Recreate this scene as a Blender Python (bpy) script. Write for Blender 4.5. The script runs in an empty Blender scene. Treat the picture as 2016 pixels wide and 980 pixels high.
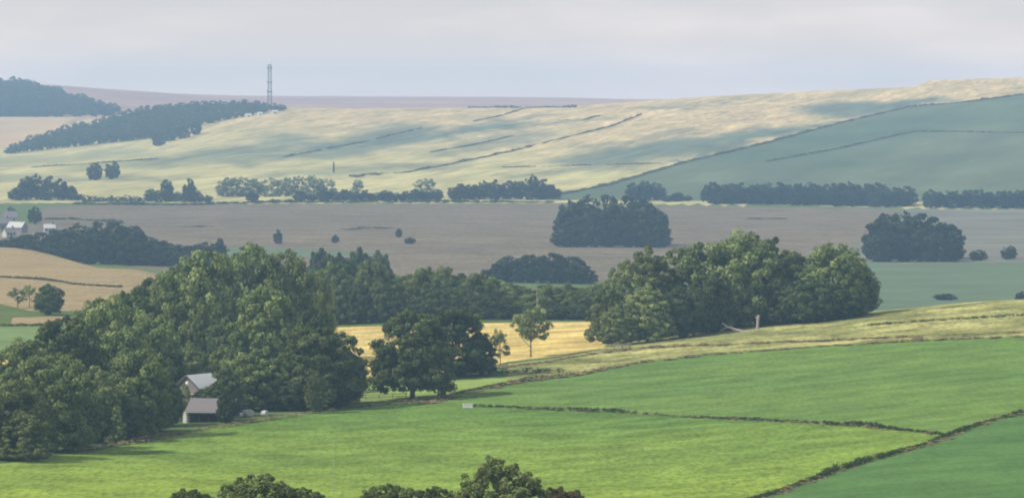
import bpy, math, random
import numpy as np
from mathutils import Vector, Matrix
from mathutils.geometry import delaunay_2d_cdt

SC = bpy.context.scene
COL = SC.collection
# ------------------------------------------------------------------ camera
F = 8600.0          # focal length in photograph pixels (photo 2016 wide)
VH = 200.0          # photo row of eye level
CZ = 100.0          # camera height
cam_d = bpy.data.cameras.new('camera'); cam = bpy.data.objects.new('camera', cam_d); COL.objects.link(cam)
cam.location = (0, 0, CZ); cam.rotation_euler = (math.radians(90), 0, 0)
cam_d.sensor_width = 36; cam_d.lens = 36 * F / 2016
cam_d.shift_y = -(490 - VH) / 2016
cam_d.clip_start = 1; cam_d.clip_end = 60000
SC.camera = cam
SC.render.resolution_x = 1024; SC.render.resolution_y = 497
# ------------------------------------------------------------------ light
SUN_EL, SUN_AZ = 43.0, -16.0      # elevation; azimuth measured from -X towards +Y
e, a = math.radians(SUN_EL), math.radians(SUN_AZ)
sdir = Vector((-math.cos(e) * math.cos(a), math.cos(e) * math.sin(a), math.sin(e)))
sl = bpy.data.lights.new('sun', 'SUN'); sl.energy = 5.0; sl.angle = math.radians(0.6); sl.color = (1.0, 0.93, 0.80)
so = bpy.data.objects.new('sun', sl); COL.objects.link(so)
so.rotation_euler = sdir.to_track_quat('Z', 'Y').to_euler()
W = bpy.data.worlds.new('World'); SC.world = W; W.use_nodes = True
nt = W.node_tree; N = nt.nodes; L = nt.links; N.clear()
sky = N.new('ShaderNodeTexSky'); sky.sky_type = 'NISHITA'; sky.sun_disc = False
sky.sun_elevation = e; sky.sun_rotation = math.atan2(sdir.x, sdir.y)
sky.dust_density = 2.0; sky.air_density = 1.2
tc = N.new('ShaderNodeTexCoord'); mp = N.new('ShaderNodeMapping'); mp.inputs['Scale'].default_value = (9, 9, 40)
n1 = N.new('ShaderNodeTexNoise'); n1.inputs['Scale'].default_value = 1.6; n1.inputs['Detail'].default_value = 7; n1.inputs['Roughness'].default_value = 0.5
L.new(tc.outputs['Generated'], mp.inputs['Vector']); L.new(mp.outputs['Vector'], n1.inputs['Vector'])
cr = N.new('ShaderNodeValToRGB'); cr.color_ramp.elements[0].position = 0.40; cr.color_ramp.elements[1].position = 0.62
cr.color_ramp.elements[0].color = (6.5, 6.7, 7.1, 1); cr.color_ramp.elements[1].color = (7.9, 7.8, 7.95, 1)
L.new(n1.outputs['Fac'], cr.inputs['Fac'])
mx = N.new('ShaderNodeMixRGB'); mx.inputs['Fac'].default_value = 0.88
L.new(sky.outputs['Color'], mx.inputs['Color1']); L.new(cr.outputs['Color'], mx.inputs['Color2'])
sx = N.new('ShaderNodeSeparateXYZ'); L.new(tc.outputs['Generated'], sx.inputs[0])
hz = N.new('ShaderNodeMapRange'); hz.inputs['From Min'].default_value = 0.0; hz.inputs['From Max'].default_value = 0.035; L.new(sx.outputs['Z'], hz.inputs['Value'])
wm_ = N.new('ShaderNodeMixRGB'); wm_.inputs['Color1'].default_value = (1.58, 1.27, 1.06, 1); wm_.inputs['Color2'].default_value = (1, 1, 1, 1); L.new(hz.outputs['Result'], wm_.inputs['Fac'])
ml = N.new('ShaderNodeMixRGB'); ml.blend_type = 'MULTIPLY'; ml.inputs['Fac'].default_value = 1; L.new(mx.outputs['Color'], ml.inputs['Color1']); L.new(wm_.outputs['Color'], ml.inputs['Color2'])
bg = N.new('ShaderNodeBackground'); bg.inputs['Strength'].default_value = 0.1
wo = N.new('ShaderNodeOutputWorld'); L.new(ml.outputs['Color'], bg.inputs['Color']); L.new(bg.outputs['Background'], wo.inputs['Surface'])
SC.view_settings.view_transform = 'Standard'; SC.view_settings.look = 'None'
SC.view_settings.exposure = 0.07; SC.view_settings.gamma = 1.0
SC.render.engine = 'CYCLES'
SC.cycles.max_bounces = 6; SC.cycles.diffuse_bounces = 2; SC.cycles.volume_bounces = 1; SC.cycles.transparent_max_bounces = 8
SC.cycles.filter_width = 2.0

# ------------------------------------------------------------------ helpers
def tag(o, label=None, cat=None, group=None, kind=None):
    if label: o['label'] = label
    if cat: o['category'] = cat
    if group: o['group'] = group
    if kind: o['kind'] = kind
    return o

def link(name, data, parent=None, mat=None):
    o = bpy.data.objects.new(name, data); COL.objects.link(o)
    if mat is not None and len(data.materials) == 0: data.materials.append(mat)
    if parent is not None: o.parent = parent
    return o

def empty(name, loc, rz=0):
    o = bpy.data.objects.new(name, None); COL.objects.link(o)
    o.location = loc; o.rotation_euler = (0, 0, rz); o.empty_display_size = 0.5
    return o

def mesh_np(name, co, faces, attr=None, smooth=False):
    """co (n,3) array, faces (m,k) array all of k corners"""
    me = bpy.data.meshes.new(name)
    co = np.asarray(co, dtype=np.float32); faces = np.asarray(faces, dtype=np.int32)
    m, k = faces.shape
    me.vertices.add(len(co)); me.vertices.foreach_set('co', co.ravel())
    me.loops.add(m * k); me.loops.foreach_set('vertex_index', faces.ravel())
    me.polygons.add(m); me.polygons.foreach_set('loop_start', np.arange(0, m * k, k, dtype=np.int32))
    me.polygons.foreach_set('loop_total', np.full(m, k, dtype=np.int32))
    if smooth: me.polygons.foreach_set('use_smooth', np.ones(m, dtype=bool))
    if attr is not None:
        at = me.attributes.new('tint', 'FLOAT', 'FACE'); at.data.foreach_set('value', np.asarray(attr, dtype=np.float32))
    me.update(calc_edges=True); me.validate()
    return me

class MB:
    """collects simple solids, builds one mesh"""
    def __init__(s): s.v = []; s.f = []
    def box(s, x0, x1, y0, y1, z0, z1):
        b = len(s.v); s.v += [(x, y, z) for z in (z0, z1) for y in (y0, y1) for x in (x0, x1)]
        s.f += [tuple(b + i for i in q) for q in ((0, 2, 3, 1), (4, 5, 7, 6), (0, 1, 5, 4), (2, 6, 7, 3), (0, 4, 6, 2), (1, 3, 7, 5))]
    def prism(s, pts, off):
        """planar polygon pts extruded by vector off"""
        b = len(s.v); n = len(pts)
        s.v += [tuple(p) for p in pts] + [tuple(Vector(p) + Vector(off)) for p in pts]
        s.f.append(tuple(b + i for i in range(n))[::-1]); s.f.append(tuple(b + n + i for i in range(n)))
        for i in range(n): s.f.append((b + i, b + (i + 1) % n, b + n + (i + 1) % n, b + n + i))
    def tube(s, pts, rad, n=7, cap=True):
        rings = []
        for i, p in enumerate(pts):
            p = Vector(p); q = Vector(pts[min(i + 1, len(pts) - 1)]) - Vector(pts[max(i - 1, 0)])
            q.normalize(); u = q.orthogonal().normalized() if abs(q.z) < 0.99 else Vector((1, 0, 0)); w = q.cross(u)
            r = rad[i]; b = len(s.v)
            for k in range(n):
                t = 2 * math.pi * k / n; s.v.append(tuple(p + (u * math.cos(t) + w * math.sin(t)) * r))
            rings.append(b)
        for a_, b_ in zip(rings, rings[1:]):
            for k in range(n): s.f.append((a_ + k, a_ + (k + 1) % n, b_ + (k + 1) % n, b_ + k))
        if cap:
            s.f.append(tuple(rings[0] + k for k in range(n))[::-1]); s.f.append(tuple(rings[-1] + k for k in range(n)))
    def mesh(s, name):
        me = bpy.data.meshes.new(name); me.from_pydata(s.v, [], s.f); me.update(); return me
    def build(s, name, mat, parent=None): return link(name, s.mesh(name), parent, mat)

# ------------------------------------------------------------------ terrain height: drop below the eye, by bearing and distance
UC = np.array([-1200, 0, 260, 500, 1000, 1500, 2016, 3200], float)
TAB = [
 (1,    [2.2]*8),
 (60,   [16]*8),
 (250,  [32]*8),
 (400,  [43, 43, 43, 43, 43, 42, 41, 41]),
 (600,  [58, 57, 57, 57, 56.5, 54.5, 51.5, 50]),
 (720,  [61, 60, 60.5, 60.5, 59.5, 56.5, 52, 50]),
 (850,  [63, 61.5, 61.5, 61, 59.8, 56.5, 51.5, 49]),
 (950,  [63, 61.5, 62, 61.5, 59.3, 55.3, 50.5, 47]),
 (1060, [63, 61, 62, 62, 59.5, 54.3, 48.4, 45]),
 (1200, [62, 60, 61.5, 62, 60, 60, 58, 56]),
 (1400, [61, 59, 60, 68, 70, 71, 71, 70]),
 (1500, [60, 58.4, 58, 72, 74, 75, 75, 75]),
 (1700, [59, 57, 68, 75, 78, 79, 79, 79]),
 (1900, [68, 70, 74, 76.5, 78, 79, 79, 79]),
 (2100, [74, 75, 75.5, 76.5, 77, 78, 78, 78]),
 (2500, [73, 74, 75, 75, 75.5, 76, 76.5, 76]),
 (3000, [70, 70, 70, 70, 70, 71.5, 74, 74]),
 (3200, [65, 66, 67, 67, 66, 66, 68, 66]),
 (3500, [62, 62, 61, 60, 58, 54, 50, 46]),
 (4000, [57, 56, 51, 48, 42, 30, 20, 12]),
 (4500, [52, 54, 42, 30, 25, 10, -4, -12]),
 (4800, [40, 44, 22, 15, 13, -3, -15, -24]),
 (5000, [35, 38, 14, 8, 7, -9, -20, -30]),
 (5500, [20, 24, 18, 16, 16, -2, -10, -20]),
 (6400, [-10, -16, 4, 10, 10, 6, 0, 0]),
 (7200, [-28, -30, -18, -5, -4, -3, 0, 0]),
 (7800, [-20, -20, -16, -10, -8, 0, 0, 0]),
 (9000, [60]*8), (11500, [90]*8)]
DT = np.array([t[0] for t in TAB], float); TV = np.array([t[1] for t in TAB], float)

def pchip(x, y, xq):
    h = np.diff(x); d = np.diff(y) / h; m = np.zeros(len(x))
    for i in range(1, len(x) - 1):
        if d[i - 1] * d[i] > 0:
            w1 = 2 * h[i] + h[i - 1]; w2 = h[i] + 2 * h[i - 1]; m[i] = (w1 + w2) / (w1 / d[i - 1] + w2 / d[i])
    m[0] = d[0]; m[-1] = d[-1]
    k = np.clip(np.searchsorted(x, xq) - 1, 0, len(x) - 2); t = (xq - x[k]) / h[k]
    return ((1 + 2 * t) * (1 - t)**2 * y[k] + t * (1 - t)**2 * h[k] * m[k] + t * t * (3 - 2 * t) * y[k + 1] + t * t * (t - 1) * h[k] * m[k + 1])

UG = np.linspace(-1200, 3200, 221); LG = np.linspace(0, math.log(11500), 900)
tmp = np.array([pchip(UC, r, UG) for r in TV])              # (D, U)
DROP = np.array([pchip(np.log(DT), tmp[:, j], LG) for j in range(len(UG))]).T   # (LG, UG)
rr = np.random.RandomState(5)
def waves(n, lmin, lmax, dirs=None, spread=3.2):
    out = []
    for _ in range(n):
        lam = math.exp(rr.uniform(math.log(lmin), math.log(lmax))); th = (rr.uniform(0, math.pi) if dirs is None else dirs + rr.uniform(-spread, spread))
        out.append((2 * math.pi / lam * math.cos(th), 2 * math.pi / lam * math.sin(th), rr.uniform(0, 6.28), lam))
    return out
WN = waves(14, 35, 220); WH = waves(10, 90, 420, -0.24, 0.35); WM = waves(6, 200, 700)
def wsum(ws, x, y):
    s = 0; t = 0
    for kx, ky, p, lam in ws: s = s + lam * np.sin(kx * x + ky * y + p); t += lam
    return s / t * 2.0
def sst(a_, b_, x): t = np.clip((x - a_) / (b_ - a_), 0, 1); return t * t * (3 - 2 * t)
def height(x, y):
    x = np.asarray(x, float); y = np.maximum(np.asarray(y, float), 1.0)
    u = np.clip(1008 + F * x / y, -1199.9, 3199.9); l = np.clip(np.log(y), 0, LG[-1] - 1e-6)
    fu = (u + 1200) / 20.0; iu = np.clip(fu.astype(int), 0, 219); fu = fu - iu
    fl = l / (LG[1] - LG[0]); il = np.clip(fl.astype(int), 0, 898); fl = fl - il
    d = (DROP[il, iu] * (1 - fl) * (1 - fu) + DROP[il + 1, iu] * fl * (1 - fu) + DROP[il, iu + 1] * (1 - fl) * fu + DROP[il + 1, iu + 1] * fl * fu)
    z = CZ - d
    z = z + wsum(WN, x, y) * 0.28 * sst(300, 600, y)
    z = z + wsum(WH, x, y) * 3.2 * sst(3200, 4000, y) * (1 - sst(4700, 5000, y)) + wsum(WM, x, y) * 0.8 * sst(3000, 3600, y) * (1 - sst(4600, 5000, y))
    z = z + 7.5 * sst(1795, 1835, u) * np.exp(-((y - 5000) / 160.0)**2)      # old earthwork on the skyline
    # lynchet: a long step in the down, running diagonally up the slope
    lx = (x + 140) - (y - 3470) * 0.245
    z = z - 2.6 * sst(-5, 5, lx) * np.exp(-np.maximum(lx, 0) / 60.0) * sst(3350, 3500, y) * (1 - sst(4350, 4550, y))
    return z

def wx(u, D): return (u - 1008) / F * D
def row(u, D): return VH + F * (CZ - height(wx(u, D), D)) / D
ZB = {'n': (420, 1190), 'l': (900, 1720), 'm': (1700, 3020), 'f': (3010, 5050), 'w': (5000, 7800)}
def ground(u, v, zone='n'):
    """distance at which the ground is seen at photo pixel (u, v)"""
    a_, b_ = ZB[zone]; Ds = np.linspace(a_, b_, 600); r = row(u, Ds)
    k = np.where(r <= v)[0]
    return float(Ds[k[0]]) if len(k) else float(Ds[np.argmin(r)])
def spot(u, D, dz=0): x = wx(u, D); return Vector((x, D, float(height(x, D)) + dz))

# ------------------------------------------------------------------ materials
def newmat(name):
    m = bpy.data.materials.new(name); m.use_nodes = True; n = m.node_tree.nodes; n.clear(); return m, n, m.node_tree.links

def field_mat(name, c1, c2, c3=None, big=60, stretch=(1, 1), fine=2.5, fineamt=0.35, lines=None, patch=0.5, ramp=None, extra=None, rot=0, fstretch=None):
    """soil or crop: c1/c2 mixed by large patches, c3 in small flecks; lines=(angle, spacing, strength) drilling or mowing rows"""
    m, n, l = newmat(name)
    t = n.new('ShaderNodeTexCoord'); mpp = n.new('ShaderNodeMapping'); mpp.inputs['Scale'].default_value = (stretch[0], stretch[1], 1)
    mro = n.new('ShaderNodeMapping'); mro.inputs['Rotation'].default_value = (0, 0, math.radians(rot)); l.new(t.outputs['Object'], mro.inputs['Vector'])
    l.new(mro.outputs['Vector'], mpp.inputs['Vector'])
    a1 = n.new('ShaderNodeTexNoise'); a1.inputs['Scale'].default_value = 1.0 / big; a1.inputs['Detail'].default_value = 6; a1.inputs['Roughness'].default_value = 0.6
    l.new(mpp.outputs['Vector'], a1.inputs['Vector'])
    mr = n.new('ShaderNodeMapRange'); mr.inputs['From Min'].default_value = 0.5 - 0.16; mr.inputs['From Max'].default_value = 0.5 + 0.16
    l.new(a1.outputs['Fac'], mr.inputs['Value'])
    fac = mr.outputs['Result']
    if ramp:      # colour shifts from c1 to c2 along one axis of the field: (axis vector, from, to, weight)
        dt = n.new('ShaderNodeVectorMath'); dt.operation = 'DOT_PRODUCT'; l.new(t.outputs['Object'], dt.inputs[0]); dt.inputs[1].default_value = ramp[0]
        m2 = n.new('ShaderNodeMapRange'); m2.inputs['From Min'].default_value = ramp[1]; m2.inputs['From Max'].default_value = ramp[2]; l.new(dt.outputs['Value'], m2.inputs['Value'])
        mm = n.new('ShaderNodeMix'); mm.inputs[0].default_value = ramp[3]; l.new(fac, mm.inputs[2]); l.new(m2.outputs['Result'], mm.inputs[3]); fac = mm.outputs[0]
    mixa = n.new('ShaderNodeMixRGB'); mixa.inputs['Color1'].default_value = (*c1, 1); mixa.inputs['Color2'].default_value = (*c2, 1); l.new(fac, mixa.inputs['Fac'])
    a2 = n.new('ShaderNodeTexNoise'); a2.inputs['Scale'].default_value = 1.0 / fine; a2.inputs['Detail'].default_value = 5; a2.inputs['Roughness'].default_value = 0.65
    if fstretch:
        mf = n.new('ShaderNodeMapping'); mf.inputs['Scale'].default_value = (*fstretch, 1); l.new(mro.outputs['Vector'], mf.inputs['Vector']); l.new(mf.outputs['Vector'], a2.inputs['Vector'])
    else: l.new(t.outputs['Object'], a2.inputs['Vector'])
    m3 = n.new('ShaderNodeMapRange'); m3.inputs['From Min'].default_value = 0.42; m3.inputs['From Max'].default_value = 0.72; m3.inputs['To Max'].default_value = fineamt
    l.new(a2.outputs['Fac'], m3.inputs['Value'])
    mixb = n.new('ShaderNodeMixRGB'); l.new(m3.outputs['Result'], mixb.inputs['Fac']); l.new(mixa.outputs['Color'], mixb.inputs['Color1'])
    c3 = c3 or tuple(x * 0.55 for x in c1); mixb.inputs['Color2'].default_value = (*c3, 1)
    out = mixb.outputs['Color']
    for an, ac, aw in (extra or ()):
        aa = n.new('ShaderNodeAttribute'); aa.attribute_name = an; am = n.new('ShaderNodeMath'); am.operation = 'MULTIPLY'; am.inputs[1].default_value = aw; l.new(aa.outputs['Fac'], am.inputs[0])
        ax = n.new('ShaderNodeMixRGB'); l.new(am.outputs[0], ax.inputs['Fac']); l.new(out, ax.inputs['Color1']); ax.inputs['Color2'].default_value = (*ac, 1); out = ax.outputs['Color']
    a4 = n.new('ShaderNodeTexNoise'); a4.inputs['Scale'].default_value = 1.0 / max(fine * 6, 11); a4.inputs['Detail'].default_value = 4; l.new(mpp.outputs['Vector'], a4.inputs['Vector'])
    m4 = n.new('ShaderNodeMapRange'); m4.inputs['From Min'].default_value = 0.3; m4.inputs['From Max'].default_value = 0.7; m4.inputs['To Min'].default_value = 1 - patch * 0.35; m4.inputs['To Max'].default_value = 1 + patch * 0.35
    l.new(a4.outputs['Fac'], m4.inputs['Value'])
    vv = n.new('ShaderNodeVectorMath'); vv.operation = 'SCALE'; l.new(out, vv.inputs[0]); l.new(m4.outputs['Result'], vv.inputs['Scale']); out = vv.outputs[0]
    if lines:
        ang, sp, st = lines
        ma = n.new('ShaderNodeMapping'); ma.inputs['Rotation'].default_value = (0, 0, math.radians(ang)); l.new(t.outputs['Object'], ma.inputs['Vector'])
        wv = n.new('ShaderNodeTexWave'); wv.inputs['Scale'].default_value = 2 * math.pi / sp / 6.2832 * 0.314 * 3.2; wv.inputs['Distortion'].default_value = 1.5; wv.inputs['Detail'].default_value = 3; wv.inputs['Detail Scale'].default_value = 0.3
        l.new(ma.outputs['Vector'], wv.inputs['Vector'])
        m5 = n.new('ShaderNodeMapRange'); m5.inputs['To Min'].default_value = 1 - st; m5.inputs['To Max'].default_value = 1 + st * 0.5; l.new(wv.outputs['Fac'], m5.inputs['Value'])
        v2 = n.new('ShaderNodeVectorMath'); v2.operation = 'SCALE'; l.new(out, v2.inputs[0]); l.new(m5.outputs['Result'], v2.inputs['Scale']); out = v2.outputs[0]
    b = n.new('ShaderNodeBsdfDiffuse'); b.inputs['Roughness'].default_value = 0.8; l.new(out, b.inputs['Color'])
    bp = n.new('ShaderNodeBump'); bp.inputs['Strength'].default_value = 0.5; bp.inputs['Distance'].default_value = 0.15 * fine; l.new(a2.outputs['Fac'], bp.inputs['Height']); l.new(bp.outputs['Normal'], b.inputs['Normal'])
    o = n.new('ShaderNodeOutputMaterial'); l.new(b.outputs['BSDF'], o.inputs['Surface'])
    return m

def leaf_mat(name, dark, light, trans=0.25, var=0.35):
    m, n, l = newmat(name)
    at = n.new('ShaderNodeAttribute'); at.attribute_name = 'tint'
    oi = n.new('ShaderNodeObjectInfo')
    mx1 = n.new('ShaderNodeMixRGB'); mx1.inputs['Color1'].default_value = (*dark, 1); mx1.inputs['Color2'].default_value = (*light, 1); l.new(at.outputs['Fac'], mx1.inputs['Fac'])
    mr = n.new('ShaderNodeMapRange'); mr.inputs['To Min'].default_value = 1 - var; mr.inputs['To Max'].default_value = 1 + var; l.new(oi.outputs['Random'], mr.inputs['Value'])
    sc = n.new('ShaderNodeVectorMath'); sc.operation = 'SCALE'; l.new(mx1.outputs['Color'], sc.inputs[0]); l.new(mr.outputs['Result'], sc.inputs['Scale'])
    d = n.new('ShaderNodeBsdfDiffuse'); tr = n.new('ShaderNodeBsdfTranslucent'); l.new(sc.outputs[0], d.inputs['Color']); l.new(sc.outputs[0], tr.inputs['Color'])
    ms = n.new('ShaderNodeMixShader'); ms.inputs['Fac'].default_value = trans; l.new(d.outputs[0], ms.inputs[1]); l.new(tr.outputs[0], ms.inputs[2])
    o = n.new('ShaderNodeOutputMaterial'); l.new(ms.outputs[0], o.inputs['Surface'])
    return m

def plain_mat(name, c, c2=None, scale=2.0, rough=0.8):
    m, n, l = newmat(name); t = n.new('ShaderNodeTexCoord'); z = n.new('ShaderNodeTexNoise'); z.inputs['Scale'].default_value = scale; z.inputs['Detail'].default_value = 5
    l.new(t.outputs['Object'], z.inputs['Vector'])
    x = n.new('ShaderNodeMixRGB'); x.inputs['Color1'].default_value = (*c, 1); x.inputs['Color2'].default_value = (*(c2 or tuple(k * 0.7 for k in c)), 1); l.new(z.outputs['Fac'], x.inputs['Fac'])
    b = n.new('ShaderNodeBsdfPrincipled'); b.inputs['Roughness'].default_value = rough; l.new(x.outputs['Color'], b.inputs['Base Color'])
    o = n.new('ShaderNodeOutputMaterial'); l.new(b.outputs['BSDF'], o.inputs['Surface']); return m

M = {}
M['ground'] = field_mat('dull_pasture', (.075, .12, .04), (.11, .14, .05), big=90)
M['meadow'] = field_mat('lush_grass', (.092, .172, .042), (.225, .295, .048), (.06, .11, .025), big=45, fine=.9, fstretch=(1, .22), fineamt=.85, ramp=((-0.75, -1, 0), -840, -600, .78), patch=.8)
M['upper'] = field_mat('cool_green_grass', (.10, .172, .046), (.13, .20, .05), (.065, .12, .032), big=50, fine=.9, fstretch=(1, .22), fineamt=.8, patch=.6)
M['dark'] = field_mat('dark_green_crop', (.07, .14, .045), (.085, .16, .05), (.05, .105, .035), big=50, fine=.9, fstretch=(1, .25), fineamt=.75, patch=.5)
M['rough'] = field_mat('rough_pasture', (.20, .22, .075), (.32, .30, .12), (.11, .12, .05), big=22, fine=1.1, fstretch=(1, .25), fineamt=1.0, patch=1.3)
M['stubble'] = field_mat('golden_stubble', (.48, .37, .13), (.58, .45, .19), (.26, .21, .07), big=25, fine=1.1, fstretch=(1, .25), fineamt=.8, patch=1.0)
M['bank'] = field_mat('pale_green_bank', (.16, .24, .06), (.22, .28, .08), big=20, fine=1.2)
M['tawny'] = field_mat('tawny_plough', (.27, .21, .12), (.32, .25, .14), (.19, .15, .09), big=60, fine=1.4, fstretch=(1, .22), fineamt=.7, patch=.3, lines=(8, 14, .08))
M['strip'] = field_mat('green_strip', (.14, .20, .08), (.17, .24, .10), big=40, fine=2)
M['brown'] = field_mat('brown_plough', (.142, .120, .088), (.185, .148, .105), (.09, .082, .06), big=120, stretch=(.5, 1.6), fine=2.5, fstretch=(1, .18), fineamt=.8, patch=.8, lines=(86, 40, .10))
M['brown2'] = field_mat('grey_green_plough', (.13, .13, .11), (.17, .16, .13), (.10, .11, .085), big=120, stretch=(.5, 1.6), fine=7, patch=.7)
M['teal'] = field_mat('grass_valley', (.095, .135, .085), (.115, .15, .09), (.07, .11, .065), big=120, fine=6, patch=.3)
M['down'] = field_mat('chalk_down', (.60, .44, .24), (.42, .33, .17), (.20, .18, .10), big=70, stretch=(1.7, .22), fine=4, fineamt=1.0, patch=.8, rot=13.8, fstretch=(1, .12), extra=(('moist', (.33, .34, .15), .6), ('rank', (.11, .135, .095), 1.0)))  # rank mixes painted hollow and cloud shade into the down
M['hillcrop_shade'] = field_mat('hill_crop_cloud_shade', (.07, .105, .065), (.125, .145, .085), (.06, .09, .05), big=260, stretch=(1.6, .5), fine=14, patch=.5, rot=13.8, fstretch=(1, .2))  # cloud shade over the right hill is put into the crop colour
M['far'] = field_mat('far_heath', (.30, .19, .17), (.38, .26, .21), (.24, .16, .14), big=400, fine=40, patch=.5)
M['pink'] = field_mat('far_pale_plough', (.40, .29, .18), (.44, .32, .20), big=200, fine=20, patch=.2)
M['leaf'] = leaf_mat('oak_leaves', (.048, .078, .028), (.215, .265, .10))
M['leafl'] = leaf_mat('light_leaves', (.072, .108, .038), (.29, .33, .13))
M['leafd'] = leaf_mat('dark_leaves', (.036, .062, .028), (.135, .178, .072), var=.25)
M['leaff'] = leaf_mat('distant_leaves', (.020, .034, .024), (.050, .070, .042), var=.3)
M['leafp'] = leaf_mat('pale_willow_leaves', (.15, .19, .12), (.24, .28, .17), var=.2)
M['leafb'] = leaf_mat('brown_leaves', (.09, .08, .035), (.17, .145, .07), var=.2)
M['hedge'] = leaf_mat('hedge_leaves', (.035, .06, .02), (.075, .10, .035), var=.1)
M['weed'] = leaf_mat('dull_weeds', (.12, .11, .07), (.15, .14, .09), var=.1)
M['hedgef'] = leaf_mat('scrub_line', (.09, .09, .045), (.14, .13, .07), var=.1)
M['leafm'] = leaf_mat('mid_green_leaves', (.064, .10, .036), (.26, .31, .115))
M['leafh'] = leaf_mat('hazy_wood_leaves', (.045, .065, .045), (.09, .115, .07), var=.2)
M['straw'] = leaf_mat('dry_grass', (.17, .13, .07), (.32, .25, .14), var=.1)
M['bark'] = plain_mat('bark', (.10, .085, .065), (.06, .05, .04))
M['deadwood'] = plain_mat('dead_wood', (.40, .36, .31), (.28, .25, .21))
M['white'] = plain_mat('white_render', (.78, .77, .73), (.68, .67, .62), 1.0)
M['sheet'] = plain_mat('pale_roof_sheet', (.50, .52, .53), (.40, .42, .43), .8, .7)
M['limewash'] = plain_mat('old_limewash', (.46, .45, .43), (.34, .34, .33), .8)
M['tile'] = plain_mat('grey_tile', (.17, .15, .155), (.11, .10, .105), 3.0)
M['slate'] = plain_mat('dark_roof', (.085, .065, .065), (.06, .05, .05), 3.0)
M['stone'] = plain_mat('weathered_wall', (.22, .19, .19), (.15, .13, .13), 2.0)
M['timber'] = plain_mat('dark_timber', (.07, .05, .045), (.05, .04, .035))
M['red'] = plain_mat('red_brown_timber', (.20, .07, .05), (.14, .06, .05))
M['rail'] = plain_mat('grey_rail', (.30, .27, .22), (.2, .18, .15))
M['glass'] = plain_mat('window_glass', (.03, .035, .04), None, 1.0, .15)
M['steel'] = plain_mat('galvanised_steel', (.10, .10, .11), (.07, .07, .08), 1.0, .6)
M['paint'] = plain_mat('white_paint', (.8, .8, .78), (.75, .75, .72))
M['bale'] = plain_mat('pale_bale_wrap', (.42, .44, .42), (.3, .33, .3), 1.0, .5)

# ------------------------------------------------------------------ ground: one sheet cut along the field boundaries
def poly(pts, zone):
    """photo outline -> points on the ground; ('D',u,D) gives a ground distance directly"""
    res = []
    q = []
    n = len(pts)
    for i in range(n):
        p, r = pts[i], pts[(i + 1) % n]
        if len(p) == 3 or len(r) == 3:
            q.append(p); continue
        k = max(1, int(math.hypot(p[0] - r[0], (p[1] - r[1]) * 2) / 35))
        for j in range(k): q.append((p[0] + (r[0] - p[0]) * j / k, p[1] + (r[1] - p[1]) * j / k))
    for p in q:
        if len(p) == 3: res.append((wx(p[1], p[2]), p[2]))
        else: D = ground(p[0], p[1], zone); res.append((wx(p[0], D), D))
    return res
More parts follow.
